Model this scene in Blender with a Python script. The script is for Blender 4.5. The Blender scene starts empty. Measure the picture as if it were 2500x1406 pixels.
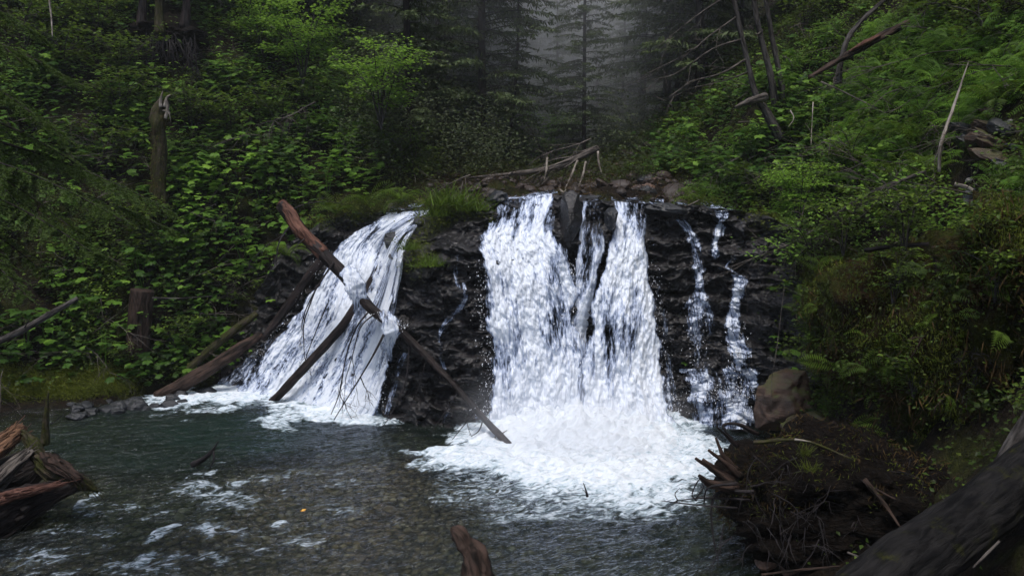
import bpy, math, random
import numpy as np
from mathutils import Vector
rng = np.random.default_rng(11)
random.seed(5)
PI = math.pi
S = bpy.context.scene
COL = S.collection

# ------------------------------------------------------------------ camera model
F = 1889.0; CX = 1250.0; CY = 703.0; TH = math.radians(6.13); CAMZ = 4.0
fw = np.array([0, math.cos(TH), -math.sin(TH)]); upv = np.array([0, math.sin(TH), math.cos(TH)]); rt = np.array([1.0, 0, 0])
def P(px, py, Y):
    """point of the place seen at photo pixel (px, py), Y metres ahead of the camera"""
    px = np.asarray(px, float); py = np.asarray(py, float); Y = np.asarray(Y, float)
    a = (px - CX) / F; b = (CY - py) / F
    d = fw + a[..., None] * rt + b[..., None] * upv
    t = Y / d[..., 1]
    r = d * t[..., None]
    r[..., 2] += CAMZ
    return r
def PW(px, py, z=0.0):
    """point at height z seen at photo pixel"""
    px = np.asarray(px, float); py = np.asarray(py, float)
    a = (px - CX) / F; b = (CY - py) / F
    d = fw + a[..., None] * rt + b[..., None] * upv
    t = (z - CAMZ) / d[..., 2]
    r = d * t[..., None]; r[..., 2] += CAMZ
    return r
def proj(p):
    q = p - np.array([0, 0, CAMZ]); w = q @ fw
    w = np.where(w < .1, .1, w)
    return CX + F * (q @ rt) / w, CY - F * (q @ upv) / w

# ------------------------------------------------------------------ noise
_pt = np.random.default_rng(3).permutation(256); _pt = np.concatenate([_pt, _pt, _pt])
_g = np.random.default_rng(4).normal(size=(256, 3)); _g /= np.linalg.norm(_g, axis=1)[:, None]
def noise(p):
    p = np.asarray(p, float); i = np.floor(p).astype(int); f = p - i; i &= 255
    u = f * f * f * (f * (f * 6 - 15) + 10)
    r = 0
    for a in (0, 1):
        wa = u[..., 0] if a else 1 - u[..., 0]
        for b in (0, 1):
            wb = u[..., 1] if b else 1 - u[..., 1]
            for c in (0, 1):
                wc = u[..., 2] if c else 1 - u[..., 2]
                h = _pt[_pt[_pt[(i[..., 0] + a) & 255] + ((i[..., 1] + b) & 255)] + ((i[..., 2] + c) & 255)]
                g = _g[h]
                r = r + wa * wb * wc * (g[..., 0] * (f[..., 0] - a) + g[..., 1] * (f[..., 1] - b) + g[..., 2] * (f[..., 2] - c))
    return r * 1.6
def fbm(p, o=4, g=.5):
    p = np.asarray(p, float); r = 0; a = 1
    for k in range(o):
        r = r + a * noise(p); p = p * 2.03 + 17.1; a *= g
    return r
def n3(x, y, z=0.0):
    x = np.asarray(x, float)
    return np.stack([x, np.broadcast_to(y, x.shape), np.broadcast_to(z, x.shape)], -1)
def sstep(a, b, x):
    t = np.clip((x - a) / (b - a), 0, 1); return t * t * (3 - 2 * t)

# ------------------------------------------------------------------ tags and meshes
def tag(o, label=None, cat=None, group=None, kind=None):
    if label: o['label'] = label
    if cat: o['category'] = cat
    if group: o['group'] = group
    if kind: o['kind'] = kind
    return o
def empty(name, loc, label, cat, group=None):
    o = bpy.data.objects.new(name, None); COL.objects.link(o); o.location = tuple(float(v) for v in loc)
    o.empty_display_size = .2
    return tag(o, label, cat, group)
class MB:
    """collects geometry of ONE mesh"""
    def __init__(s): s.v = []; s.f4 = []; s.f3 = []; s.loc = []; s.t = []; s.n = 0
    def add(s, v, f4=None, f3=None, loc=None, tint=None):
        v = np.asarray(v, float).reshape(-1, 3); k = len(v)
        s.v.append(v)
        s.loc.append(np.asarray(loc, float).reshape(-1, 3) if loc is not None else v.copy())
        s.t.append(np.full(k, .5) if tint is None else np.broadcast_to(np.asarray(tint, float), (k,)).copy())
        if f4 is not None and len(f4): s.f4.append(np.asarray(f4, int).reshape(-1, 4) + s.n)
        if f3 is not None and len(f3): s.f3.append(np.asarray(f3, int).reshape(-1, 3) + s.n)
        s.n += k
    def grid(s, pts, loc=None, tint=None, mask=None, flip=False):
        h, w = pts.shape[:2]
        a = np.arange(h * w).reshape(h, w)
        q = np.stack([a[:-1, :-1], a[:-1, 1:], a[1:, 1:], a[1:, :-1]], -1)
        if flip: q = q[..., ::-1]
        q = q.reshape(-1, 4)
        if mask is not None: q = q[mask.reshape(-1)]
        s.add(pts.reshape(-1, 3), f4=q, loc=None if loc is None else loc.reshape(-1, 3), tint=None if tint is None else tint.reshape(-1))
    def tube(s, pts, rad, n=8, lump=0.0, cap=True, tint=None, res=1, seed=0.0, flat=1.0):
        pts = np.asarray(pts, float); rad = np.asarray(rad, float)
        if rad.ndim == 0: rad = np.full(len(pts), float(rad))
        if res > 1: pts, rad = smooth(pts, rad, res)
        m = len(pts)
        tg = np.gradient(pts, axis=0); tg /= np.linalg.norm(tg, axis=1)[:, None] + 1e-9
        ref = np.array([0, 0, 1.0]) if abs(tg[0][2]) < .9 else np.array([0, 1.0, 0])
        a = np.cross(tg, ref); a /= np.linalg.norm(a, axis=1)[:, None] + 1e-9
        b = np.cross(a, tg)
        th = np.linspace(0, 2 * PI, n, endpoint=False)
        L = np.concatenate([[0], np.cumsum(np.linalg.norm(np.diff(pts, axis=0), axis=1))])
        c, d = np.cos(th), np.sin(th)
        R = np.repeat(rad[:, None], n, 1)
        lc = np.stack([R * c, R * d, np.repeat(L[:, None], n, 1)], -1) + np.array([seed * 3.1, seed * 1.7, seed])
        if lump: R = R * (1 + lump * fbm(lc * np.array([1.5, 1.5, .6]) / max(rad.mean(), .02) * .5, 3) + (.35 * lump * np.abs(fbm(lc * np.array([5, 5, .9]) / max(rad.mean(), .02) * .5, 3)) if n >= 20 else 0))
        v = pts[:, None] + R[..., None] * (a[:, None] * c[None, :, None] + flat * b[:, None] * d[None, :, None])
        idx = np.arange(m * n).reshape(m, n); nx = np.roll(idx, -1, 1)
        q = np.stack([idx[:-1], nx[:-1], nx[1:], idx[1:]], -1).reshape(-1, 4)
        f3 = []
        vv = v.reshape(-1, 3); ll = lc.reshape(-1, 3)
        if cap:
            vv = np.vstack([vv, pts[0], pts[-1]]); ll = np.vstack([ll, ll[0], ll[-1]])
            for k in range(n):
                f3.append((m * n, (k + 1) % n, k)); f3.append((m * n + 1, (m - 1) * n + k, (m - 1) * n + (k + 1) % n))
        s.add(vv, f4=q, f3=f3, loc=ll, tint=tint)
    def inst(s, T, pos, R, size, tint):
        """copies of a small template (leaf, needle, blade) into this mesh"""
        tv, t4, t3 = T
        N = len(pos)
        if N == 0: return
        size = np.asarray(size, float)
        if size.ndim == 1: size = size[:, None].repeat(3, 1)
        v = np.einsum('nij,nkj->nki', R, tv[None] * size[:, None, :]) + pos[:, None]
        k = len(tv); off = np.arange(N)[:, None, None] * k
        f4 = (t4[None] + off).reshape(-1, 4) if len(t4) else None
        f3 = (t3[None] + off).reshape(-1, 3) if len(t3) else None
        s.add(v.reshape(-1, 3), f4, f3, loc=np.broadcast_to(tv[None], v.shape).reshape(-1, 3), tint=np.repeat(tint, k))
    def mesh(s, name, smooth_=True):
        me = bpy.data.meshes.new(name)
        v = np.concatenate(s.v); f4 = np.concatenate(s.f4) if s.f4 else np.zeros((0, 4), int); f3 = np.concatenate(s.f3) if s.f3 else np.zeros((0, 3), int)
        me.vertices.add(len(v)); me.vertices.foreach_set('co', v.astype(np.float32).ravel())
        nl = f4.size + f3.size
        me.loops.add(nl); me.loops.foreach_set('vertex_index', np.concatenate([f4.ravel(), f3.ravel()]).astype(np.int32))
        me.polygons.add(len(f4) + len(f3))
        st = np.concatenate([np.arange(len(f4)) * 4, f4.size + np.arange(len(f3)) * 3]).astype(np.int32)
        me.polygons.foreach_set('loop_start', st)
        me.polygons.foreach_set('use_smooth', np.full(len(st), smooth_, bool))
        a = me.attributes.new('loc', 'FLOAT_VECTOR', 'POINT'); a.data.foreach_set('vector', np.concatenate(s.loc).astype(np.float32).ravel())
        a = me.attributes.new('tint', 'FLOAT', 'POINT'); a.data.foreach_set('value', np.concatenate(s.t).astype(np.float32))
        me.update(calc_edges=True); me.validate()
        return me
    def build(s, name, mat, parent=None, origin=None, smooth_=True):
        me = s.mesh(name, smooth_)
        if parent is not None and origin is None: origin = tuple(parent.location)
        if origin is not None:
            co = np.zeros(len(me.vertices) * 3, np.float32); me.vertices.foreach_get('co', co)
            co = (co.reshape(-1, 3) - np.array(origin, np.float32)).ravel(); me.vertices.foreach_set('co', co); me.update()
        me.materials.append(mat)
        o = bpy.data.objects.new(name, me); COL.objects.link(o)
        if parent is not None: o.parent = parent
        elif origin is not None: o.location = origin
        return o
def smooth(pts, rad, res):
    pts = np.asarray(pts, float); n = len(pts)
    t = np.linspace(0, n - 1, (n - 1) * res + 1); i = np.clip(np.floor(t).astype(int), 0, n - 2); f = (t - i)[:, None]
    e = np.vstack([2 * pts[0] - pts[1], pts, 2 * pts[-1] - pts[-2]])
    p0, p1, p2, p3 = e[i], e[i + 1], e[i + 2], e[i + 3]
    q = .5 * (2 * p1 + (p2 - p0) * f + (2 * p0 - 5 * p1 + 4 * p2 - p3) * f ** 2 + (3 * p1 - p0 - 3 * p2 + p3) * f ** 3)
    return q, np.interp(t, np.arange(n), rad)
def rot(normal, az, roll=None):
    """matrices whose local z is `normal` and local y points to azimuth az"""
    n = normal / (np.linalg.norm(normal, axis=1)[:, None] + 1e-9)
    y = np.stack([np.cos(az), np.sin(az), np.zeros_like(az)], -1)
    y = y - (y * n).sum(1)[:, None] * n; y /= np.linalg.norm(y, axis=1)[:, None] + 1e-9
    x = np.cross(y, n)
    return np.stack([x, y, n], -1)
def rot_dir(d, rollv):
    """matrices whose local y runs along d"""
    y = d / (np.linalg.norm(d, axis=1)[:, None] + 1e-9)
    z = rollv - (rollv * y).sum(1)[:, None] * y; z /= np.linalg.norm(z, axis=1)[:, None] + 1e-9
    return np.stack([np.cross(y, z), y, z], -1)

# ------------------------------------------------------------------ leaf templates
E = np.zeros((0, 4), int); E3 = np.zeros((0, 3), int)
OVATE = (np.array([(0, 0, 0), (-.3, .42, .07), (0, 1, -.1), (.3, .42, .07), (0, .5, 0)], float), np.array([(0, 4, 2, 1), (0, 3, 2, 4)]), E3)
def _lobed():
    v = [(0, 0, .0)]; n = 18
    for k in range(n):
        a = -PI / 2 + 2 * PI * k / n
        r = 1.0 if k % 3 == 0 else .74
        if k == 0: r = .3
        if k in (3, 15): r = .8
        v.append((r * .5 * math.cos(a), r * .5 * math.sin(a), -.12 * r * r + (.02 if k % 3 else 0)))
    return (np.array(v, float), E, np.array([(0, k + 1, (k + 1) % n + 1) for k in range(n)]))
LOBED = _lobed()
NEEDLE = (np.array([(0, 0, 0), (-.5, .35, 0), (0, 1, 0), (.5, .35, 0)], float), np.array([(0, 3, 2, 1)]), E3)
def _blade():
    v = []
    for k in range(5):
        t = k / 4; w = .5 * (1 - t) ** .7
        y = .9 * math.sin(t * 1.5) * .7; z = t * 1.0 - .55 * t ** 3
        v += [(-w, y, z), (w, y, z)]
    return (np.array(v, float), np.array([(2 * k, 2 * k + 1, 2 * k + 3, 2 * k + 2) for k in range(4)]), E3)
BLADE = _blade()
def _frond():
    v = []; f = []
    n = 16
    for k in range(n):
        t = (k + .5) / n; y = t; z = .45 * math.sin(t * 2.2) - .25 * t * t
        L = .24 * math.sin(PI * min(1, t * .9 + .12)) ** .8 + .02; w = .021
        for sx in (-1, 1):
            b = len(v)
            v += [(0, y - w, z), (sx * L * .6, y + .01, z - .02), (sx * L, y + .07, z - .06), (sx * L * .55, y + w * 2.3, z - .02)]
            f.append((b, b + 1, b + 2, b + 3) if sx > 0 else (b, b + 3, b + 2, b + 1))
    return (np.array(v, float), np.array(f), E3)
FROND = _frond()
def _ico():
    t = (1 + 5 ** .5) / 2
    v = np.array([(-1, t, 0), (1, t, 0), (-1, -t, 0), (1, -t, 0), (0, -1, t), (0, 1, t), (0, -1, -t), (0, 1, -t), (t, 0, -1), (t, 0, 1), (-t, 0, -1), (-t, 0, 1)], float)
    v /= np.linalg.norm(v[0])
    f = np.array([(0, 11, 5), (0, 5, 1), (0, 1, 7), (0, 7, 10), (0, 10, 11), (1, 5, 9), (5, 11, 4), (11, 10, 2), (10, 7, 6), (7, 1, 8), (3, 9, 4), (3, 4, 2), (3, 2, 6), (3, 6, 8), (3, 8, 9), (4, 9, 5), (2, 4, 11), (6, 2, 10), (8, 6, 7), (9, 8, 1)])
    return v, f
def _subd(v, f):
    v = list(map(tuple, v)); m = {}; out = []
    def mid(a, b):
        k = (min(a, b), max(a, b))
        if k not in m:
            q = (np.array(v[a]) + np.array(v[b])) / 2; q /= np.linalg.norm(q); m[k] = len(v); v.append(tuple(q))
        return m[k]
    for a, b, c in f:
        x, y, z = mid(a, b), mid(b, c), mid(c, a); out += [(a, x, z), (b, y, x), (c, z, y), (x, y, z)]
    return np.array(v), np.array(out)
I0 = _ico(); I1 = _subd(*I0); I2 = _subd(*I1); I3 = _subd(*I2); I4 = _subd(*I3)
OCTA = (np.array([(1, 0, 0), (-1, 0, 0), (0, 1, 0), (0, -1, 0), (0, 0, 1.4), (0, 0, -1.4)], float), E, np.array([(0, 2, 4), (2, 1, 4), (1, 3, 4), (3, 0, 4), (2, 0, 5), (1, 2, 5), (3, 1, 5), (0, 3, 5)]))
STONE = (I1[0], E, I1[1])

# ------------------------------------------------------------------ materials
def mat(name):
    m = bpy.data.materials.new(name); m.use_nodes = True; nt = m.node_tree; nt.nodes.clear()
    out = nt.nodes.new('ShaderNodeOutputMaterial')
    return m, nt, out
class NT:
    def __init__(s, nt): s.nt = nt
    def n(s, t, ins=None, **kw):
        x = s.nt.nodes.new(t)
        for k, v in kw.items(): setattr(x, k, v)
        for k, v in (ins or {}).items():
            if hasattr(v, 'is_linked') or isinstance(v, bpy.types.NodeSocket): s.nt.links.new(v, x.inputs[k])
            else: x.inputs[k].default_value = v
        return x
    def attr(s, name, vec=False):
        a = s.n('ShaderNodeAttribute', attribute_name=name); return a.outputs['Vector'] if vec else a.outputs['Fac']
    def mapping(s, v, sc): return s.n('ShaderNodeMapping', {'Vector': v, 'Scale': sc}).outputs[0]
    def noise(s, v, scale, detail=4, rough=.5, dist=0.0): return s.n('ShaderNodeTexNoise', {'Vector': v, 'Scale': scale, 'Detail': detail, 'Roughness': rough, 'Distortion': dist}).outputs['Fac']
    def vor(s, v, scale, out='Distance', rand=1.0): return s.n('ShaderNodeTexVoronoi', {'Vector': v, 'Scale': scale, 'Randomness': rand}).outputs[out]
    def ramp(s, f, stops, interp='LINEAR'):
        r = s.n('ShaderNodeValToRGB', {'Fac': f}); e = r.color_ramp; e.interpolation = interp
        while len(e.elements) < len(stops): e.elements.new(.5)
        for el, (p, c) in zip(e.elements, stops):
            el.position = p; el.color = (c, c, c, 1) if isinstance(c, (int, float)) else (*c, 1)
        return r.outputs['Color']
    def math(s, op, a, b=0.0, c=None, clamp=False):
        x = s.n('ShaderNodeMath', operation=op, use_clamp=clamp)
        for i, v in enumerate((a, b) if c is None else (a, b, c)):
            if isinstance(v, (int, float)): x.inputs[i].default_value = v
            else: s.nt.links.new(v, x.inputs[i])
        return x.outputs[0]
    def mix(s, f, a, b, mode='MIX'):
        x = s.n('ShaderNodeMix', data_type='RGBA', blend_type=mode)
        for i, v in ((0, f), (6, a), (7, b)):
            if isinstance(v, (int, float)) and i == 0: x.inputs[0].default_value = v
            elif isinstance(v, tuple): x.inputs[i].default_value = (*v, 1)
            elif isinstance(v, (int, float)): x.inputs[i].default_value = (v, v, v, 1)
            else: s.nt.links.new(v, x.inputs[i])
        return x.outputs[2]
    def bump(s, h, strength=.5, dist=.02): return s.n('ShaderNodeBump', {'Height': h, 'Strength': strength, 'Distance': dist}).outputs[0]
    def maprange(s, v, a, b, c=0.0, d=1.0):
        return s.n('ShaderNodeMapRange', {'Value': v, 'From Min': a, 'From Max': b, 'To Min': c, 'To Max': d}).outputs[0]
    def bsdf(s, color, rough=.6, normal=None, spec=.4):
        d = {'Base Color': color if not isinstance(color, tuple) else (*color, 1), 'Roughness': rough, 'Specular IOR Level': spec}
        if normal is not None: d['Normal'] = normal
        return s.n('ShaderNodeBsdfPrincipled', d).outputs[0]
    def obj(s): return s.n('ShaderNodeTexCoord').outputs['Object']
    def mixsh(s, f, a, b):
        x = s.n('ShaderNodeMixShader'); 
        if isinstance(f, (int, float)): x.inputs[0].default_value = f
        else: s.nt.links.new(f, x.inputs[0])
        s.nt.links.new(a, x.inputs[1]); s.nt.links.new(b, x.inputs[2]); return x.outputs[0]

def leaf_mat(name, dark, mid, light, trans=.35, rough=.45):
    m, nt, out = mat(name); t = NT(nt)
    tint = t.attr('tint')
    rnd = t.n('ShaderNodeObjectInfo').outputs['Random']
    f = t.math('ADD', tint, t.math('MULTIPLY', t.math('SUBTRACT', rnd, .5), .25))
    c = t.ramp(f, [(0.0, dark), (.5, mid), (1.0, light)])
    b = t.bsdf(c, rough, spec=.16)
    tr = t.n('ShaderNodeBsdfTranslucent', {'Color': t.mix(.5, c, light)}).outputs[0]
    nt.links.new(t.mixsh(trans, b, tr), out.inputs[0])
    return m
M = {}
M['broad'] = leaf_mat('broad_leaf', (.013, .034, .007), (.055, .125, .018), (.19, .33, .045))
M['small'] = leaf_mat('small_leaf', (.014, .026, .006), (.045, .080, .012), (.15, .23, .03))
M['bright'] = leaf_mat('young_leaf', (.045, .09, .012), (.11, .23, .028), (.26, .43, .06), .45)
M['olive'] = leaf_mat('olive_leaf', (.020, .028, .006), (.05, .070, .011), (.11, .135, .018))
M['fern'] = leaf_mat('fern_leaf', (.025, .05, .008), (.065, .11, .013), (.13, .21, .025))
M['conifer'] = leaf_mat('conifer_needles', (.045, .055, .028), (.075, .105, .045), (.13, .17, .07), .25, .6)
M['hemlock'] = leaf_mat('hemlock_needles', (.028, .05, .016), (.055, .09, .022), (.095, .15, .032), .3, .6)
M['moss_tuft'] = leaf_mat('moss_strands', (.028, .045, .007), (.075, .100, .013), (.15, .175, .022), .25, .8)
M['rust_tuft'] = leaf_mat('dead_strands', (.015, .011, .005), (.05, .032, .012), (.11, .07, .025), .2, .8)

def bark_mat(name, dark, light, wet=.55, moss=0.0, scale=.6):
    m, nt, out = mat(name); t = NT(nt)
    l = t.attr('loc', True)
    v = t.mapping(l, (30 * scale, 30 * scale, 6 * scale))
    a = t.noise(v, 1.0, 6, .6, .6)
    b = t.noise(t.mapping(l, (9, 9, 3)), 1.0, 4)
    crack = t.vor(t.mapping(l, (26 * scale, 26 * scale, 5 * scale)), 1.0)
    c = t.ramp(t.math('ADD', t.math('MULTIPLY', a, .6), t.math('MULTIPLY', b, .4)), [(.41, dark), (.59, light)])
    if moss:
        mm = t.ramp(t.noise(t.obj(), 5.0, 8, .75), [(.58 - moss * .4, 0.0), (.74 - moss * .4, 1.0)])
        c = t.mix(mm, c, t.ramp(t.noise(t.obj(), 30.0, 4), [(.3, (.012, .014, .004)), (.7, (.045, .048, .009))]))
    h = t.math('ADD', t.math('MULTIPLY', a, .6), t.math('MULTIPLY', crack, .5))
    nt.links.new(t.bsdf(c, wet, t.bump(h, 1.0, .05), .14), out.inputs[0])
    return m
M['bark_dark'] = bark_mat('wet_dark_bark', (.005, .004, .0045), (.030, .022, .021), .55)
M['bark_red'] = bark_mat('red_brown_bark', (.03, .012, .008), (.18, .09, .065), .7)
M['bark_grey'] = bark_mat('grey_bark', (.016, .014, .013), (.085, .078, .075), .8)
M['bark_moss'] = bark_mat('mossy_bark', (.018, .014, .010), (.07, .055, .04), .75, .45)
M['bark_big'] = bark_mat('weathered_bark', (.0025, .0025, .003), (.017, .016, .016), .95, .07, .7)
M['wood_pale'] = bark_mat('pale_dead_wood', (.10, .085, .07), (.38, .34, .30), .7)
M['wood_orange'] = bark_mat('split_orange_wood', (.025, .012, .007), (.20, .11, .065), .7)
M['wood_grey'] = bark_mat('bare_grey_wood', (.035, .03, .028), (.15, .13, .115), .8)
M['wood_brown'] = bark_mat('decayed_brown_wood', (.010, .0075, .006), (.062, .040, .032), .75)
M['wood_red'] = bark_mat('split_red_wood', (.03, .012, .008), (.17, .085, .065), .7)
M['twig_dark'] = bark_mat('dark_wet_twig', (.010, .009, .010), (.035, .03, .032), .5)

def rock_mat(name, c1, c2, moss=0.0, rough=(.22, .6)):
    m, nt, out = mat(name); t = NT(nt)
    o = t.obj()
    st = t.noise(t.mapping(o, (1.4, 1.4, 9)), 1.0, 7, .62, .4)
    n = t.noise(o, 3.2, 8, .65)
    cr = t.vor(t.mapping(o, (2.2, 2.2, 7)), 1.0)
    f = t.math('ADD', t.math('MULTIPLY', st, .5), t.math('MULTIPLY', n, .5))
    c = t.ramp(f, [(.36, c1), (.64, c2)])
    if moss:
        nrm = t.n('ShaderNodeNewGeometry').outputs['Normal']
        z = t.n('ShaderNodeSeparateXYZ', {0: nrm}).outputs[2]
        mm = t.math('MULTIPLY', t.maprange(z, .35 - moss * .3, .85 - moss * .3), t.ramp(t.noise(o, 2.5, 5), [(.35, 0.0), (.55, 1.0)]))
        c = t.mix(mm, c, (.05, .06, .01))
    h = t.math('ADD', t.math('MULTIPLY', st, .7), t.math('ADD', t.math('MULTIPLY', cr, .4), t.math('MULTIPLY', t.noise(o, 14, 6, .7), .35)))
    r = t.maprange(n, .3, .7, rough[0], rough[1])
    nt.links.new(t.bsdf(c, r, t.bump(h, .9, .07), .5), out.inputs[0])
    return m
M['cliff'] = rock_mat('wet_slate', (.004, .004, .005), (.026, .024, .026), .0, (.14, .6))
M['boulder'] = rock_mat('wet_boulder', (.008, .009, .011), (.045, .048, .055), .0)
M['rock_red'] = rock_mat('rusty_rock', (.022, .014, .010), (.10, .055, .036), .1, (.5, .8))
M['rock_brown'] = rock_mat('brown_stone', (.04, .025, .018), (.16, .09, .06), 0, (.4, .8))

M['pale'] = rock_mat('pale_stone', (.12, .11, .10), (.34, .32, .30), 0, (.6, .9))
def ground_mat():
    m, nt, out = mat('forest_soil'); t = NT(nt); o = t.obj()
    a = t.noise(o, 1.1, 6, .6); b = t.noise(o, 9, 6, .7)
    soil = t.ramp(b, [(.35, (.005, .004, .003)), (.65, (.030, .020, .013))])
    moss = t.ramp(b, [(.35, (.012, .015, .004)), (.65, (.045, .05, .010))])
    c = t.mix(t.ramp(a, [(.45, 0.0), (.58, 1.0)]), soil, moss)
    nt.links.new(t.bsdf(c, .9, t.bump(t.math('ADD', b, t.noise(o, 40, 4)), 1.0, .1), .15), out.inputs[0]); return m
M['ground'] = ground_mat()
def soil_dark():
    m, nt, out = mat('dark_root_soil'); t = NT(nt); o = t.obj(); f = t.noise(o, 18, 7, .75)
    nt.links.new(t.bsdf(t.ramp(f, [(.35, (.003, .003, .003)), (.7, (.022, .015, .011))]), .95, t.bump(t.math('ADD', f, t.noise(t.mapping(o, (8, 8, 40)), 1.0, 5)), 1.0, .12), .1), out.inputs[0]); return m
M['soil_dark'] = soil_dark()
def moss_mat(name, a, b, c_):
    m, nt, out = mat(name); t = NT(nt); o = t.obj()
    n = t.noise(o, 2.2, 5, .6); f = t.noise(o, 22, 5, .7)
    c = t.mix(t.ramp(n, [(.42, 0.0), (.6, 1.0)]), t.ramp(f, [(.3, a), (.7, b)]), t.ramp(f, [(.3, (.015, .010, .006)), (.7, c_)]))
    nt.links.new(t.bsdf(c, .95, t.bump(t.math('ADD', f, t.noise(o, 60, 3)), 1.0, .08), .1), out.inputs[0]); return m
M['moss'] = moss_mat('cushion_moss', (.014, .018, .004), (.065, .075, .012), (.06, .036, .014))
def bed_mat():
    m, nt, out = mat('river_gravel'); t = NT(nt); o = t.obj()
    d = t.vor(o, 12.0); col = t.vor(o, 12.0, 'Color'); h = t.n('ShaderNodeSeparateColor', {0: col}).outputs[0]
    c = t.ramp(h, [(0.0, (.035, .028, .018)), (.45, (.09, .065, .038)), (.8, (.15, .12, .08)), (1.0, (.22, .20, .16))])
    c = t.mix(t.maprange(d, .35, .7), c, (.015, .012, .008))
    nt.links.new(t.bsdf(c, .7, t.bump(t.math('SUBTRACT', 1.0, d), 1.0, .05)), out.inputs[0]); return m
M['bed'] = bed_mat()
def stone_mat():
    m, nt, out = mat('river_stone'); t = NT(nt)
    c = t.ramp(t.attr('tint'), [(0.0, (.03, .026, .02)), (.4, (.09, .065, .04)), (.75, (.16, .13, .085)), (1.0, (.30, .27, .2))])
    nt.links.new(t.bsdf(t.mix(t.noise(t.obj(), 20, 4), c, (.05, .04, .03)), .5), out.inputs[0]); return m
M['stone'] = stone_mat()

m, nt, out = mat('creek_rubble'); t = NT(nt); nt.links.new(t.bsdf(t.mix(t.noise(t.obj(), 9, 5), t.ramp(t.attr('tint'), [(0.0, (.02, .014, .011)), (.6, (.085, .055, .045))]), (.02, .018, .018)), .6), out.inputs[0]); M['creek_stone'] = m
def water_mat():
    """pool: see-through dark green water; tint = foam cover, loc.z = depth"""
    m, nt, out = mat('pool_water'); t = NT(nt); o = t.obj()
    l = t.attr('loc', True)
    sp = t.n('ShaderNodeSeparateXYZ', {0: l})
    depth = sp.outputs[2]; flow = t.n('ShaderNodeCombineXYZ', {0: sp.outputs[0], 1: sp.outputs[1]}).outputs[0]
    rip = t.math('ADD', t.noise(t.mapping(flow, (2.2, 5.5, 1)), 1.0, 6, .62, .8), t.math('MULTIPLY', t.noise(t.mapping(flow, (9, 20, 1)), 1.0, 4, .6, .5), .35))
    nrm = t.bump(rip, .8, .10)
    tintc = t.ramp(depth, [(0.0, (.86, .89, .80)), (.35, (.55, .64, .53)), (1.0, (.03, .07, .055))])
    tr = t.n('ShaderNodeBsdfTransparent', {'Color': tintc}).outputs[0]
    df = t.n('ShaderNodeBsdfDiffuse', {'Color': t.ramp(depth, [(0.0, (.03, .040, .028)), (1.0, (.010, .026, .019))]), 'Normal': nrm}).outputs[0]
    body = t.mixsh(t.ramp(depth, [(0.0, .04), (.5, .30), (1.0, .75)]), tr, df)
    gl = t.n('ShaderNodeBsdfGlossy', {'Color': (.85, .9, 1, 1), 'Roughness': .12, 'Normal': nrm}).outputs[0]
    fr = t.n('ShaderNodeFresnel', {'IOR': 1.33, 'Normal': nrm}).outputs[0]
    wat = t.mixsh(t.math('MULTIPLY', fr, 1.35, None, True), body, gl)
    # foam
    a0 = t.noise(t.mapping(flow, (1.3, 3.0, 1)), 1.0, 7, .62, 2.2); a = t.math('SUBTRACT', 1.0, t.math('MULTIPLY', t.math('ABSOLUTE', t.math('SUBTRACT', a0, .5)), 3.6))
    b = t.noise(t.mapping(flow, (6, 12, 1)), 1.0, 8, .7, 1.2)
    mm = t.math('ADD', t.math('MULTIPLY', a, .30), t.math('MULTIPLY', b, .62))
    cover = t.attr('tint')
    k = t.math('ADD', mm, t.math('MULTIPLY', t.math('SUBTRACT', cover, .5), .62))
    al = t.ramp(k, [(.46, 0.0), (.56, .5), (.66, 1.0)])
    fc = t.ramp(t.math('ADD', t.math('MULTIPLY', b, .5), t.math('MULTIPLY', k, .5)), [(.43, (.20, .32, .36)), (.55, (.56, .67, .76)), (.67, (.82, .88, .95))])
    fo = t.bsdf(fc, .65, t.bump(mm, .8, .09), .3)
    nt.links.new(t.mixsh(al, wat, fo), out.inputs[0]); return m
M['water'] = water_mat()

def fall_mat(name, strand=1.0, bias=0.0, st2=1.0, blue=(.10, .125, .18)):
    """falling water: loc = (across m, along m, seed), tint = how much water"""
    m, nt, out = mat(name); t = NT(nt)
    l = t.attr('loc', True); dens = t.attr('tint')
    big = t.noise(t.mapping(l, (2.6, .55, 1)), 1.0, 5, .6, .5)
    mid = t.noise(t.mapping(l, (9.5 * strand, 1.9 * st2, 1)), 1.0, 9, .68, 1.1)
    fine = t.noise(t.mapping(l, (26 * strand, 5.5 * st2, 1)), 1.0, 6, .7, .8)
    f = t.math('ADD', t.math('MULTIPLY', mid, .55), t.math('MULTIPLY', fine, .45))
    k = t.math('ADD', f, t.math('MULTIPLY', t.math('SUBTRACT', big, .5), .95))
    k = t.math('ADD', k, t.math('ADD', t.math('MULTIPLY', t.math('SUBTRACT', dens, .5), .55), bias))
    al = t.ramp(k, [(.45, 0.0), (.52, .7), (.58, 1.0)])
    col = t.ramp(k, [(.49, blue), (.575, (.42, .50, .69)), (.645, (.82, .88, .98))])
    nrm = t.bump(f, .6, .05)
    b = t.bsdf(col, .55, nrm, .4)
    tr = t.n('ShaderNodeBsdfTranslucent', {'Color': col, 'Normal': nrm}).outputs[0]
    b = t.mixsh(.12, b, tr)
    cl = t.n('ShaderNodeBsdfTransparent').outputs[0]
    nt.links.new(t.mixsh(al, cl, b), out.inputs[0]); return m
M['fall'] = fall_mat('falling_water', 1.0, -.025)
M['fall_slant'] = fall_mat('slanting_water', .8, -.025, 2.3)
M['trickle'] = fall_mat('trickling_water', 1.5, .045, 1.3)
m, nt, out = mat('water_drops'); t = NT(nt); nt.links.new(t.bsdf((.85, .88, .95), .3), out.inputs[0]); M['drop'] = m
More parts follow.
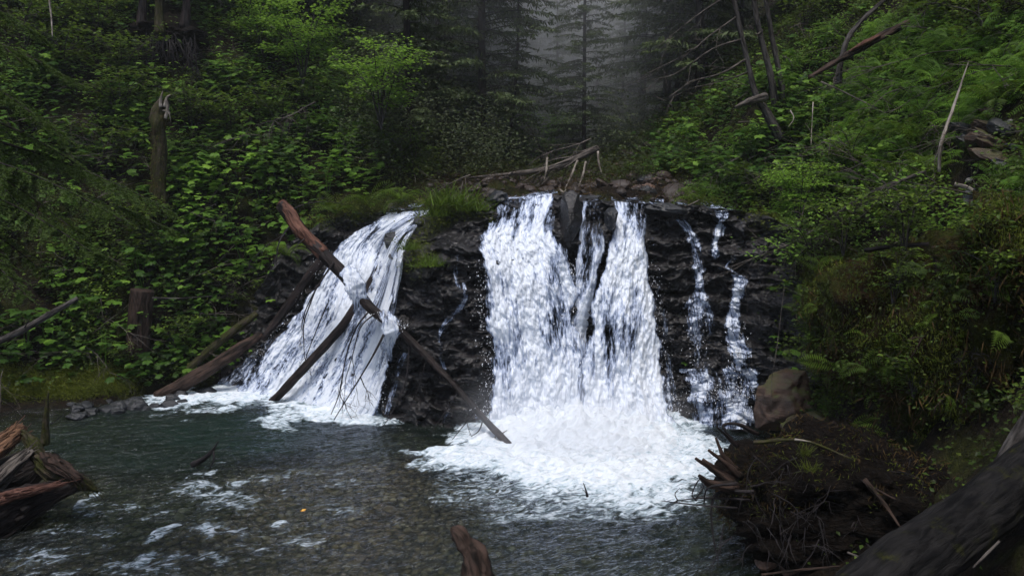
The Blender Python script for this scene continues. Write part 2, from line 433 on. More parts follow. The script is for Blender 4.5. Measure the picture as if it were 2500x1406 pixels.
m, nt, out = mat('yellow_leaf'); t = NT(nt); nt.links.new(t.bsdf(t.ramp(t.noise(t.obj(), 40), [(.4, (.5, .2, .03)), (.6, (.75, .45, .08))]), .5), out.inputs[0]); M['yellow'] = m

# ------------------------------------------------------------------ terrain
class RBF:
    def __init__(s, X, z, sm=0.0):
        s.X = X; n = len(X)
        K = np.linalg.norm(X[:, None] - X[None], axis=2)
        A = np.zeros((n + 3, n + 3)); A[:n, :n] = -K + sm * np.eye(n); A[:n, n] = 1; A[n, :n] = 1; A[:n, n + 1:] = X; A[n + 1:, :n] = X.T
        s.w = np.linalg.solve(A, np.concatenate([z, [0, 0, 0]]))
    def __call__(s, X):
        sh = X.shape[:-1]; X = X.reshape(-1, 2); r = np.empty(len(X)); n = len(s.X)
        for i in range(0, len(X), 20000):
            x = X[i:i + 20000]
            r[i:i + 20000] = -np.linalg.norm(x[:, None] - s.X[None], axis=2) @ s.w[:n] + s.w[n] + x @ s.w[n + 1:]
        return r.reshape(sh)
cl = np.array([(560,960,16.7),(620,880,16.9),(700,760,17.1),(780,640,17.2),(830,580,17.4),(940,530,17.6),(1040,520,17.4),(700,960,16.1),(800,1000,15.2),(900,1015,14.8),(800,800,16.4),(880,700,16.6),(900,900,15.3),(925,620,16.9),
 (560,800,17.6),(600,600,18.2),(750,500,18.4),(960,1030,14.1),(955,800,14.3),(975,640,14.7),(1000,570,15),(1080,1040,13.75),(1080,800,14.0),(1100,600,14.3),(1175,560,14.9),(1165,1040,13.7),(1165,800,14.1),(1060,510,15.9),(1150,490,15.8),
 (1215,500,15.6),(1300,490,15.6),(1360,480,15.6),(1300,560,15.1),(1300,640,14.6),(1300,800,14.2),(1300,1040,13.8),(1390,480,15.1),(1395,560,14.6),(1400,620,14.6),(1440,500,15.5),(1440,600,14.9),(1430,800,14.4),(1430,1040,13.8),
 (1540,500,15.6),(1530,600,14.9),(1520,800,14.25),(1520,1040,13.7),(1600,1040,13.7),(1620,520,15.2),(1620,700,14.8),(1650,900,14.5),(1650,1040,13.8),(1720,520,15.4),(1720,700,14.9),(1720,900,14.4),(1720,920,14.1),(1720,1040,13.8),
 (1840,540,15.2),(1840,700,14.8),(1840,900,14.2),(1840,1040,13.7),(1950,650,14.4),(1950,900,13.6),(1960,1040,13.0),(2040,800,13),(2040,600,14),(2100,900,12.6),(2100,600,13.5)], float)
_rc = RBF(cl[:, :2] / 100, cl[:, 2], .02)
def cliffY(px, py, disp=True):
    px = np.asarray(px, float); py = np.asarray(py, float)
    Y = _rc(np.stack([px, py], -1) / 100)
    if disp:
        p = P(px, py, Y); x, z = p[..., 0], p[..., 2]
        q = n3(x, 0, z)
        zz = z * 2.4 + .35 * x + fbm(q * .9, 3) * 1.3
        saw = (zz - np.floor(zz)); led = np.where(saw < .82, saw / .82, (1 - saw) / .18)
        zz2 = z * 7 + .8 * x + fbm(q * 2.3 + 9, 3) * 1.6; s2 = zz2 - np.floor(zz2)
        am = .5 + .9 * np.clip(fbm(q * .7 + 31, 2) + .4, 0, 1)
        Y = Y + .17 * led * am - .1 + .05 * s2 - .12 * fbm(q * np.array([1.1, 1, 1.4]), 4) - .30 * np.floor(5 * fbm(q * np.array([.9, 1, 2.2]) + 55, 3)) / 5 - .12 * np.floor(6 * fbm(q * np.array([3.0, 1, 6.]) + 5, 2)) / 6 - .05 * np.abs(fbm(q * np.array([5, 1, 9.]), 3))
    return Y
lipx = [540,620,700,780,850,950,1050,1100,1200,1300,1360,1420,1500,1600,1700,1850,1950,2040,2110]
lipy = [850,720,600,545,524,515,506,492,494,488,476,482,491,500,502,520,560,570,570]

C = []
def cp(*a):
    for px, py, Y in a:
        p = P(px, py, Y); C.append(p)
cp((1300,494,17),(1200,498,17),(1450,482,18.5),(1520,450,22),(1540,400,28),(1540,330,38),(1500,250,50),(1400,100,65),(1400,-150,85),(1400,-500,105))
cp((1150,478,17.2),(1000,492,19),(900,492,19.2),(760,512,18.8),(1120,430,22),(1100,350,30),(1050,230,40),(900,350,22),(850,200,25),(700,430,19.5),(700,300,21.5),(700,100,25),(700,-100,29),(900,0,33),(1000,-200,45),
   (500,450,18.6),(500,200,21.5),(500,0,24.5),(300,500,18.3),(300,300,19.8),(300,0,22.5),(300,-200,26),(0,0,21),(0,300,18.6),(0,500,17.4),(-300,300,17),(-300,0,19),(100,620,17),(300,700,17.2),(500,650,18.0),(600,600,18.4),(620,750,17.7),(500,850,17.2),
   (300,900,16.2),(100,900,15.9),(430,955,16.5),(250,1000,15),(0,1010,14.7),(-300,900,14.5),(-300,600,15.5))
cp((1850,520,16.2),(1850,440,17),(2000,470,14.2),(2500,500,9.2),(2500,0,12.5),(2000,0,22),(1850,250,19),(2100,700,12.2),(1950,900,13.9),(2400,900,9.0),(2000,1050,12.3),(2500,1200,6.3),(2500,-300,15),(2200,-100,22),(1900,0,27),(1750,400,19),
   (1750,200,32),(1650,300,34),(1650,0,58),(1700,470,17.5),(2250,250,13.6),(2300,500,10.6),(2200,900,10.8),(2250,1100,9.2),(2100,200,17),(2700,900,6.0),(2800,1200,4.8),(2800,300,9),(1900,1370,8.2),(2100,1400,7.6),(2300,1400,6.4),(2000,1250,9.0),(2500,1406,5.2))
for x, y, z in [(-12,12,.3),(-9.5,8,.5),(-8.5,10,.2),(-9,5,.8),(-7,2,1.2),(0,-1,1.0),(4,1,1.5),(-14,3,4),(-20,12,5),(-26,20,13),(-30,40,25),(-30,70,38),(-20,100,40),(20,100,42),(30,60,36),(30,30,28),(24,12,20),(12,4,9),(9,8,8),(14,14,13),(10,0,6),
                (-8,12.5,-.2),(-6.5,13.5,-.7),(-5,14.5,-.9),(-3,13.5,-1),(-1,12.5,-1),(1,12,-1.1),(3,12,-1),(3.9,12.5,-.6),(3.6,11,-.4),(3,9.5,-.5),(1.5,8,-.8),(-2,9,-.9),(-5,9,-.8),(-6,6.5,-.7),(-3,5,-.7),(1,5,-.8),(2.6,6,-.3),(-7,10.5,-.5),(0,2.5,-.5),(-4,2,-.4)]:
    C.append(np.array([x, y, z], float))
for px in range(600, 1960, 60):
    ly = np.interp(px, lipx, lipy); by = 1045 if px > 940 else np.interp(px, [560, 940], [955, 1030])
    yb = float(cliffY(np.array(px), np.array(by), False)); yt = float(cliffY(np.array(px), np.array(ly), False))
    a = P(px, by, yb + .45); a[2] = -1.0; C.append(a)
    b = P(px, ly, yt + .9); b[2] -= .25; C.append(b)
C = np.array(C)
_rt = RBF(C[:, :2], C[:, 2], .03)
def ground(x, y, rough=True):
    x = np.asarray(x, float); y = np.asarray(y, float)
    z = _rt(np.stack([x, y], -1))
    if rough:
        land = sstep(.1, 1.2, z)
        z = z + land * (.30 * fbm(n3(x * .7, y * .7), 4) + .08 * fbm(n3(x * 3, y * 3), 3))
    return z
ys = [1.0]
while ys[-1] < 112: ys.append(ys[-1] + .13 + max(0, ys[-1] - 22) * .012)
xs = [0.0]
while xs[-1] < 34: xs.append(xs[-1] + .13 + max(0, xs[-1] - 10) * .03)
ys = np.array(ys); xs = np.array(xs); xs = np.concatenate([-xs[:0:-1], xs])
GX, GY = np.meshgrid(xs, ys)
GZ = ground(GX, GY)
b = MB(); b.grid(np.stack([GX, GY, GZ], -1))
tag(b.build('ground', M['ground']), 'dark soil and moss of the steep ravine banks', 'ground', kind='structure')
def gnormal(x, y):
    e = .3
    dx = (ground(x + e, y, False) - ground(x - e, y, False)) / (2 * e); dy = (ground(x, y + e, False) - ground(x, y - e, False)) / (2 * e)
    n = np.stack([-dx, -dy, np.ones_like(dx)], -1); return n / np.linalg.norm(n, axis=-1)[..., None]
def at_ground(px, py, Y0=6.0, Y1=95.0, lift=0.0):
    """first ground point met along the view through a pixel"""
    Y = np.concatenate([np.arange(Y0, 30, .08), np.arange(30, Y1, .4)])
    p = P(np.full(len(Y), px), np.full(len(Y), py), Y); g = ground(p[:, 0], p[:, 1]) + lift
    k = np.argmax(p[:, 2] < g); 
    return p[k] if (p[:, 2] < g).any() else p[-1]

# ------------------------------------------------------------------ cliff
nx_, ny_ = 560, 330
pxs = np.linspace(540, 2105, nx_)
lip = np.interp(pxs, lipx, lipy) + 5 * fbm(n3(pxs * .02, 3.3), 3)
tt = np.linspace(0, 1, ny_)[:, None]
PX = np.repeat(pxs[None], ny_, 0); PY = lip[None] * (1 - tt) + (1130) * tt
CY_ = cliffY(PX, PY)
front = P(PX, PY, CY_)
top = front[0]
rows = []
for k in range(14, 0, -1):
    q = top.copy(); d = (k / 14) ** 1.3 * 2.6
    q[:, 0] *= 1 + d / 15; q[:, 1] += d; q[:, 2] += -.12 * d * sstep(0, 1, np.array(d)) + .10 * fbm(n3(q[:, 0] * 1.5, q[:, 1] * 1.5), 4) * min(1, d * 2) - .02
    rows.append(q)
allp = np.concatenate([np.array(rows), front])
b = MB(); b.grid(allp, flip=True)
tag(b.build('rock_cliff', M['cliff'], smooth_=True), 'black wet layered rock face behind the waterfalls', 'cliff', kind='structure')

# ------------------------------------------------------------------ waterfalls
def sheet(mb, st, off=.12, na=None, nl=None, seed=0.0, amp=.06, edge=.24, dscale=1.0, wig=.13):
    hug = .0 if off > .13 else .8
    """st: stations (xl, yl, xr, yr, density) from lip to pool; hugs the cliff"""
    st = np.array(st, float); m = len(st)
    if st[0, 0] > 1600: w0 = (st[:, 2] - st[:, 0]) * .15; st[:, 0] -= w0; st[:, 2] += w0; edge = .13; wig = .26; st[:, 4] -= .01
    if edge > .2: w0 = (st[:, 2] - st[:, 0]) * .035; st[:, 0] -= w0; st[:, 2] += w0
    L = np.linspace(0, m - 1, nl)
    ip = lambda c: smooth(np.stack([st[:, c], st[:, c], st[:, c]], -1), np.zeros(m), 24)[0][:, 0]
    T = np.linspace(0, m - 1, (m - 1) * 24 + 1)
    xl, yl, xr, yr = [np.interp(L, T, ip(c)) for c in range(4)]
    de = np.interp(L, np.arange(m), st[:, 4])
    a = np.linspace(0, 1, na)
    X = xl[:, None] * (1 - a) + xr[:, None] * a; Yp = yl[:, None] * (1 - a) + yr[:, None] * a
    Yc = cliffY(X, Yp, False) * (1 - hug) + cliffY(X, Yp) * hug
    pm = P(X, Yp, Yc)
    al = np.concatenate([np.zeros((1, na)), np.cumsum(np.linalg.norm(np.diff(pm, axis=0), axis=2), 0)])
    wd = np.linalg.norm(pm[:, -1] - pm[:, 0], axis=1); ac = (a[None] - .5) * wd[:, None]
    lc = np.stack([ac, al, np.full_like(ac, seed)], -1)
    # edges wander, density falls off towards them
    ew = wig * fbm(np.stack([np.where(a < .5, 3.0, 9.0)[None] + 0 * ac, al * 1.6, np.full_like(ac, seed)], -1), 4)
    ew = ew * np.clip(wd / 1.8, .35, 1)[:, None]; edge = np.minimum(edge, .16 * wd)[:, None] if edge > .2 else edge
    dist = np.minimum(a[None], 1 - a[None]) * wd[:, None] + ew
    dn = de[:, None] * sstep(-.02, edge, dist) + (1 - sstep(-.02, edge, dist)) * -.35
    dn = np.where(dist < -.01, -.6, dn)
    tm = sstep(0, .5, al)
    rel = fbm(lc * np.array([4.5, 1.5, 1]), 4) * amp + fbm(lc * np.array([16, 6, 1]), 3) * amp * .45
    Yf = Yc - (off * (.25 + .75 * tm) * (.4 + .6 * sstep(0, .2, dist))) - rel * (.3 + .7 * tm) * dscale
    mb.grid(P(X, Yp, Yf), loc=lc, tint=dn)
# left fall
LF = [(935,520,1062,512,.75),(905,540,1035,528,.8),(862,570,1010,552,.8),(822,605,985,585,.85),(795,655,968,655,.85),(752,720,960,735,.8),(708,785,955,810,.75),(655,842,950,870,.8),(612,895,938,930,.75),(585,935,925,985,.85),(560,958,905,1028,.95)]
w = MB(); sheet(w, LF, .34, 170, 330, 1.0, .07, .26, 1, .2)
sheet(w, [(700,770,740,775,.35),(660,810,705,820,.45),(610,860,665,875,.5),(560,905,625,925,.55),(500,940,590,962,.6)], .12, 50, 160, 40.0, .05, .12)
sheet(w, [(930,800,962,803,.35),(925,860,965,865,.42),(915,920,960,926,.42),(905,975,955,985,.45),(900,1010,950,1018,.5)], .2, 40, 160, 41.0, .04, .1)
sheet(w, [(1000,545,1040,525,.6),(985,580,1006,575,.85),(970,615,990,612,.9),(958,670,982,672,.9),(950,720,972,726,.7),(942,790,962,796,.55),(930,870,950,874,.4),(905,950,935,956,.5),(895,1000,925,1012,.5)], .30, 26, 240, 2.0, .04, .06, 1, .03)
tag(w.build('waterfall', M['fall_slant']), 'left waterfall, slanting white water behind the crossed logs', 'waterfall', kind='structure')
w = MB()
sheet(w, [(1212,492,1362,470,.62),(1200,515,1366,505,.68),(1180,545,1372,545,.72),(1163,578,1382,585,.85),(1166,625,1398,635,.95),(1172,680,1412,695,.85),(1178,745,1425,760,.8),(1184,815,1435,840,.8),(1190,890,1440,915,.85),(1186,960,1440,985,1.0),(1172,1025,1445,1055,1.15)], .36, 190, 360, 3.0, .09, .28, 1, .16)
sheet(w, [(1158,575,1190,572,.5),(1168,640,1200,640,.45),(1185,720,1225,720,.4),(1180,800,1230,805,.5),(1170,880,1235,885,.4),(1160,960,1240,965,.45),(1150,1030,1250,1040,.6)], .10, 40, 240, 4.0, .05, .08)
tag(w.build('waterfall', M['fall']), 'broad white waterfall between the dark buttress and the wedge of black rock', 'waterfall', kind='structure')
w = MB()
sheet(w, [(1414,490,1478,496,.6),(1412,530,1478,530,.62),(1404,575,1480,575,.65),(1398,625,1478,628,.7),(1394,690,1462,692,.72),(1390,760,1446,765,.75),(1385,850,1440,850,.8),(1380,950,1440,955,.9),(1375,1040,1440,1045,1.0)], .34, 70, 340, 5.0, .06, .1)
sheet(w, [(1492,490,1578,500,.6),(1494,525,1584,530,.68),(1488,570,1586,575,.85),(1472,630,1592,635,.95),(1452,700,1602,705,.9),(1436,770,1610,775,.88),(1420,845,1618,850,.85),(1412,920,1628,925,.85),(1405,985,1642,990,1.0),(1395,1040,1664,1050,1.15)], .40, 150, 360, 6.0, .085, .26, 1, .15)
sheet(w, [(1585,560,1600,562,.3),(1590,660,1612,662,.35),(1596,760,1630,765,.42),(1602,860,1640,865,.4),(1610,950,1655,955,.45),(1615,1035,1670,1040,.6)], .12, 40, 260, 7.0, .05, .05)
tag(w.build('waterfall', M['fall']), 'tall bluish white waterfall right of the wedge of black rock', 'waterfall', kind='structure')
w = MB()
sheet(w, [(1622,514,1650,520,.35),(1655,545,1690,550,.5),(1678,590,1710,592,.62),(1686,640,1722,645,.6),(1690,690,1722,695,.6),(1676,735,1738,740,.62),(1672,790,1742,795,.5),(1690,850,1738,852,.36),(1688,905,1730,905,.3)], .06, 46, 260, 8.0, .03, .06, 1, .04)
tag(w.build('cascade', M['trickle']), 'thin white cascade on the black rock just right of the big waterfall', 'cascade', kind='structure')
w = MB()
sheet(w, [(1728,512,1778,515,.4),(1738,545,1772,548,.52),(1734,590,1765,594,.5),(1732,630,1756,636,.45),(1745,655,1775,658,.35)], .06, 36, 160, 9.0, .02, .05, 1, .03)
sheet(w, [(1790,530,1818,534,.35),(1800,575,1822,580,.32),(1788,612,1808,622,.4),(1762,645,1785,652,.35),(1770,655,1820,680,.4)], .06, 26, 150, 10.0, .02, .04, 1, .03)
sheet(w, [(1782,668,1828,676,.42),(1782,715,1818,720,.55),(1772,770,1812,775,.6),(1772,820,1826,825,.6),(1776,870,1836,872,.55),(1770,906,1842,908,.5)], .06, 44, 220, 11.0, .03, .06, 1, .05)
sheet(w, [(1672,900,1842,900,.5),(1690,930,1840,930,.56),(1696,965,1835,965,.56),(1700,1000,1828,1002,.52),(1700,1045,1822,1048,.6)], .10, 120, 150, 12.0, .03, .06, 1, .06)
tag(w.build('cascade', M['trickle']), 'forked thin cascade on the far right that ends in a see-through veil over a ledge', 'cascade', kind='structure')
w = MB()
for k, st in enumerate([[(1110,600,1122,600,.25),(1108,680,1120,680,.22),(1125,740,1135,742,.3),(1095,770,1112,775,.32),(1070,810,1085,815,.34),(1072,860,1082,862,.3),(1078,900,1090,902,.2)],
           [(1128,690,1136,690,.3),(1130,730,1140,732,.3),(1100,765,1110,770,.28)],
           [(985,860,995,862,.3),(965,905,975,908,.32),(955,950,966,952,.3),(938,1010,948,1012,.3)],
           [(1105,960,1114,960,.3),(1092,1000,1102,1002,.3),(1078,1030,1088,1032,.35)]]):
    st = [(a - 3, y0, c_ + 3, y1, d_ + .14) for (a, y0, c_, y1, d_) in st]; sheet(w, st, .05, 16, 200, 13.0 + k, .01, .04, 1, .03)
tag(w.build('trickle', M['trickle']), 'thin threads of water running down the dark buttress between the falls', 'water', kind='structure')
# stream above the lip
w = MB()
for k, (x0, y0, x1, y1, Ya, Yb) in enumerate([(1215,494,1362,476,15.5,17.6),(1415,492,1480,492,15.4,16.6),(1492,494,1620,502,15.5,17.0),(1640,506,1790,516,15.3,16.3),(950,518,1065,508,17.4,18.9)]):
    u = np.linspace(0, 1, 60)[None]; v = np.linspace(0, 1, 40)[:, None]
    p0 = P(x0 + (x1 - x0) * u + 0 * v, y0 + (y1 - y0) * u + 0 * v, Ya + (Yb - Ya) * v + 0 * u)
    base = P(x0 + (x1 - x0) * u[0], y0 + (y1 - y0) * u[0], np.full(60, Ya))
    p0[..., 2] = base[None, :, 2] + .03 + .10 * v + .05 * fbm(p0 * np.array([3, 3, 0.]) + k, 3)
    w.grid(p0, loc=np.stack([p0[..., 0], p0[..., 1] * 2, 0 * p0[..., 0] + k + 20], -1), tint=np.full(p0.shape[:2], .5) - .15 * v)
tag(w.build('stream', M['fall']), 'creek water sliding over the lip above the falls', 'stream', kind='structure')

w = MB()
def veil(st, Y, seed):
    st = np.array(st, float); m = len(st); n1, n2 = 46, 60; L = np.linspace(0, m - 1, n2); c = [np.interp(L, np.arange(m), st[:, k]) for k in range(6)]
    a = np.linspace(0, 1, n1); X = c[0][:, None] * (1 - a) + c[2][:, None] * a; Y_ = c[1][:, None] * (1 - a) + c[3][:, None] * a
    D = (c[4])[:, None] + 0 * a; lc = np.stack([X / 120, Y_ / 120, 0 * X + seed], -1)
    edge_ = np.minimum(np.minimum(a, 1 - a)[None] * 4, np.minimum(L, m - 1 - L)[:, None] * 2.5).clip(0, 1)
    D = D - .035 * fbm(lc * np.array([4, 4, 1.]), 4) - .04 * edge_; edge_ = np.clip(edge_ + .5 * fbm(lc * np.array([5, 5, 1.]) + 4, 3) * (edge_ < .95), 0, 1); w.grid(P(X, Y_, D), loc=lc, tint=c[5][:, None] * edge_ - .35 * (1 - edge_))
veil([(815,668,852,632,14.7,.45),(825,690,880,650,14.52,.7),(838,715,905,680,14.42,.75),(850,745,915,735,14.5,.6),(850,800,905,800,14.8,.4)], 0, 31.)
veil([(915,760,945,742,14.15,.45),(920,790,975,768,14.0,.7),(925,822,990,800,13.95,.7),(920,860,970,850,14.2,.55),(910,920,960,905,14.6,.4)], 0, 33.)
tag(w.build('splash', M['trickle']), 'white water breaking over the leaning log where it crosses the left waterfall', 'splash', kind='structure')
# spray: loose drops along the falls and over the plunge pool
b = MB(); pos = []
def drops(n, x0, y0, x1, y1, spread, fwd=(.1, .5)):
    t_ = rng.random(n); x = x0 + (x1 - x0) * t_ + rng.normal(size=n) * spread; y = y0 + (y1 - y0) * t_ + rng.normal(size=n) * spread * .4
    Y = cliffY(x, np.minimum(y, 1040), False) - rng.uniform(fwd[0], fwd[1], n)
    p = P(x, y, Y); pos.append(p[p[:, 2] > .02])
drops(500, 1185, 640, 1205, 1040, 16); drops(350, 1588, 640, 1640, 1040, 16); drops(1600, 1200, 1000, 1650, 1000, 30, (.2, 1.0)); drops(400, 1400, 640, 1410, 900, 16, (.3, .5))
drops(300, 800, 610, 590, 930, 10); drops(250, 955, 620, 930, 1000, 9); drops(160, 1700, 740, 1700, 900, 16); drops(200, 1800, 780, 1800, 1000, 16); drops(300, 1700, 960, 1820, 960, 30)
drops(260, 835, 665, 890, 730, 14, (.9, 1.7)); drops(200, 915, 765, 985, 800, 12, (.4, 1.2))
pos = np.concatenate(pos); N = len(pos)
sz = rng.gamma(2.0, .0015, N) + .0018
b.inst(OCTA, pos, rot(np.tile([[0, 0, 1.0]], (N, 1)) + rng.normal(size=(N, 3)) * .3, rng.uniform(0, 6.28, N)), np.stack([sz, sz, sz * 1.8], -1), rng.random(N))
tag(b.build('spray', M['drop'], smooth_=True), 'white drops thrown off the falling water', 'spray', kind='stuff')

# ------------------------------------------------------------------ pool, bed, pebbles
wx = np.linspace(-13, 5.2, 620); wy = np.linspace(3.6, 17.2, 560)
WX, WY = np.meshgrid(wx, wy)
wp = np.stack([WX, WY, 0 * WX], -1); qx, qy = proj(wp)
def blob(cx, cy, rx, ry, ang=0.0, p=2.0):
    c, s_ = math.cos(math.radians(ang)), math.sin(math.radians(ang))
    dx, dy = qx - cx, qy - cy
    u = (dx * c + dy * s_) / rx; v = (-dx * s_ + dy * c) / ry
    return np.clip(1 - (u * u + v * v) ** (p / 2), 0, 1)
wob = 60 * fbm(n3(WX * .8, WY * .8, 5.), 3); wob2 = 25 * fbm(n3(WX * 1.3, WY * 1.3, 8.), 3)
qx0, qy0 = qx.copy(), qy.copy(); qx = qx + wob; qy = qy + wob2
foam = np.zeros_like(WX)
for a in [(1400,1075,330,75,2,1.25),(1330,1110,360,60,-2,.95),(1450,1120,380,110,5,1.05),(1480,1180,330,90,4,.75),(1620,1090,220,90,12,.8),(1100,1105,150,28,-6,.8),(1420,1235,330,60,0,.45),(1200,1200,200,80,12,.42),(1650,1190,160,80,-10,.6),
          (560,964,270,26,-5,.85),(800,1005,190,30,6,.85),(660,946,160,30,-4,.9),(440,975,150,14,-7,.6),(700,1016,110,16,-14,.6),(940,1025,90,16,0,.55),(560,990,200,16,-8,.5)]:
    foam = np.maximum(foam, a[5] * (.30 * (blob(*a[:5]) > 0) + .70 * sstep(0, 1.0, blob(*a[:5])) ** .8) * sstep(0, .25, blob(*a[:5])))
qx = qx0 + wob * .25; qy = qy0 + wob2 * .3
for a in [(705,1150,30,14,-60,.5),(690,1195,22,10,-40,.5),(590,1180,42,10,-14,.7),(395,1300,75,15,-25,.75),(512,1295,30,26,-40,.8),(345,1362,60,18,-20,.8),(90,1345,60,8,-12,.5),(165,1345,55,9,-14,.5),(690,1278,28,14,-20,.7),(400,1252,45,8,-12,.5),(600,1215,45,9,-14,.45),(355,1262,30,6,-10,.5),
          (215,1225,60,12,-30,.65),(480,1160,100,10,-16,.45),(515,1155,40,8,-20,.55),(130,1290,90,10,-14,.4),(60,1270,80,9,-12,.4),(640,1345,70,10,16,.45),(540,1370,30,12,-40,.5),(160,1400,60,8,-10,.55),(250,1385,50,10,-20,.45),(520,1132,60,8,-10,.4),(830,1180,40,6,-20,.3),(980,1100,24,10,-10,.7),(1020,1130,50,10,-14,.7)]:
    foam = np.maximum(foam, (a[5] * .55 + .12) * sstep(0, .9, blob(*a[:5])))
qx, qy = qx0, qy0
foam = np.maximum(foam, (.27 + .24 * fbm(n3(WX * .9 + WY * .5, WY * 1.6, 9.), 3)) * np.clip(blob(420, 1290, 700, 170, -10) * 1.6, 0, 1))
g = ground(WX, WY, False)
depth = -.12 + .6 * np.clip(blob(420, 1060, 420, 110, -4) * 2, 0, 1) + .35 * np.clip(blob(800, 1060, 500, 60, 0) * 2, 0, 1) + .3 * sstep(900, 1500, qx) + .2 + .25 * np.clip(blob(250, 1260, 420, 90, -12) * 2, 0, 1) + .12 * fbm(n3(WX * .8, WY * .8, 2.), 3)
depth = np.clip(depth, 0, 1)
# flow frame: current runs from the falls toward the lower left of the pool
fa = math.radians(205); U = WX * math.cos(fa) + WY * math.sin(fa); Vv = -WX * math.sin(fa) + WY * math.cos(fa)
big = np.clip(foam - .4, 0, 1)
z = .022 * fbm(n3(U * 1.6, Vv * 3.6, 0), 4) + .012 * fbm(n3(U * 6, Vv * 11, 3.), 3) + big * (.05 + .13 * np.abs(fbm(n3(U * 1.9, Vv * 3.4, 7.), 5)) * (.4 + blob(1420, 1080, 480, 140))) + .05 * foam * fbm(n3(U * 4, Vv * 7, 1.), 3)
z += .35 * np.clip(blob(1420, 1030, 300, 60), 0, 1) * (1 + .5 * fbm(n3(WX * 3, WY * 3, 1.), 3))
b = MB(); b.grid(np.stack([WX, WY, z], -1), loc=np.stack([U, Vv, depth], -1), tint=foam)
tag(b.build('water', M['water']), 'dark green pool with white foam below the waterfalls', 'water', kind='structure')
bx = np.linspace(-13, 5, 360); by = np.linspace(3.4, 17, 300); BX, BY = np.meshgrid(bx, by)
bz = -.16 - .35 * sstep(.2, .9, np.interp(BX, [-13, 5], [.3, .6]) + .3 * fbm(n3(BX * .3, BY * .3, 4.), 3)) + .06 * fbm(n3(BX * 1.5, BY * 1.5), 4)
b = MB(); b.grid(np.stack([BX, BY, bz], -1))
tag(b.build('riverbed', M['bed']), 'brown gravel bed seen through the shallow water', 'riverbed', kind='structure')
N = 7500; x = rng.uniform(-9, 4, N); y = 4.6 + 9 * rng.random(N) ** 1.1
zb = -.16 - .35 * sstep(.2, .9, np.interp(x, [-13, 5], [.3, .6]) + .3 * fbm(n3(x * .3, y * .3, 4.), 3)) + .06 * fbm(n3(x * 1.5, y * 1.5), 4)
s_ = .018 + rng.gamma(1.4, .014, N); s_ = np.minimum(s_, .12)
b = MB(); b.inst(STONE, np.stack([x, y, zb + s_ * .2], -1), rot(np.tile([[0, 0, 1.]], (N, 1)) + rng.normal(size=(N, 3)) * .25, rng.uniform(0, 6.28, N)), np.stack([s_, s_ * rng.uniform(.6, 1, N), s_ * rng.uniform(.35, .6, N)], -1), rng.random(N))
tag(b.build('pebbles', M['stone']), 'brown and grey pebbles on the bed of the pool', 'pebbles', kind='stuff')

# ------------------------------------------------------------------ rocks
def rock(label, px, py, Y, sx, sy, sz, m='boulder', seed=0, cat='boulder', group=None, tilt=0.0, name='boulder', c=None, rough=.28):
    v, f = I4; n = v.copy()
    q = v + seed * 7.3
    r = 1 + rough * fbm(q * 1.1, 4) + .06 * fbm(q * 5, 3)
    v = n * r[:, None]
    # flat faces
    rs = np.random.default_rng(seed + 100)
    for _ in range(9):
        d = rs.normal(size=3); d /= np.linalg.norm(d); k = v @ d; lim = rs.uniform(.62, .85); v = v - np.maximum(k - lim, 0)[:, None] * d * .9
    v = v * np.array([sx, sy, sz])
    ca, sa = math.cos(tilt), math.sin(tilt)
    v = np.stack([v[:, 0] * ca - v[:, 2] * sa, v[:, 1], v[:, 0] * sa + v[:, 2] * ca], -1)
    c = P(px, py, Y) if c is None else np.array(c, float)
    b = MB(); b.add(v + c, f3=f)
    return tag(b.build(name, M[m], origin=c), label, cat, group)
rock('squat black boulder parting the top of the left waterfall', 958, 588, 15.95, .21, .24, .22, seed=1)
rock('small blue-grey boulder at the lip of the left waterfall', 1024, 542, 15.8, .12, .12, .12, seed=2)
rock('long black wedge of rock pointing down between the two big waterfalls', 1392, 540, 14.55, .21, .35, .60, 'cliff', 3, 'rock', name='rock', rough=.15)
rock('rounded dark boulder splitting the top of the right waterfall', 1494, 530, 14.7, .14, .25, .24, seed=4)
rock('wet black boulder capped with pale water at the left end of the main lip', 1216, 484, 15.7, .24, .3, .17, seed=5)
rock('flat dark slab of rock under the capped boulder left of the main lip', 1178, 520, 15.5, .34, .3, .12, seed=6, tilt=.2)
rock('low dark boulder on the lip right above the black wedge', 1440, 487, 15.9, .25, .3, .10, seed=7)
rock('broad dark boulder on the lip right of the tall waterfall', 1620, 512, 15.3, .45, .4, .14, seed=8)
rock('big rust-brown rock block at the foot of the right bank beside the veil of water', 1915, 980, 13.0, .52, .5, .62, 'rock_red', 9, 'rock', name='rock')
rock('brown sloping rock below the rust-brown block on the right bank', 2010, 1070, 11.8, .6, .6, .42, 'rock_red', 10, 'rock', name='rock', tilt=-.4)
rock('grey pointed slab of rock standing in the bushes high on the right bank', 2368, 490, 10.1, .10, .12, .16, 'boulder', 11, 'rock', name='rock')
for k, (px, py, s1, l) in enumerate([(1872,1372,.15,'orange-brown stone at the water edge, leftmost of the shore stones'),(1935,1385,.17,'reddish stone at the bottom edge beside the orange-brown one'),(1985,1358,.2,'flat brown stone in the middle of the shore stones'),(2062,1350,.24,'large dull brown stone nearest the dark shore log'),(1915,1352,.1,'small grey-brown stone behind the orange-brown one')]):
    p = PW(px, py, .05); rock(l, 0, 0, 0, s1, s1, s1 * .6, 'rock_brown', 20 + k, 'stone', 'stones on the shore in the lower right', c=p, name='stone')
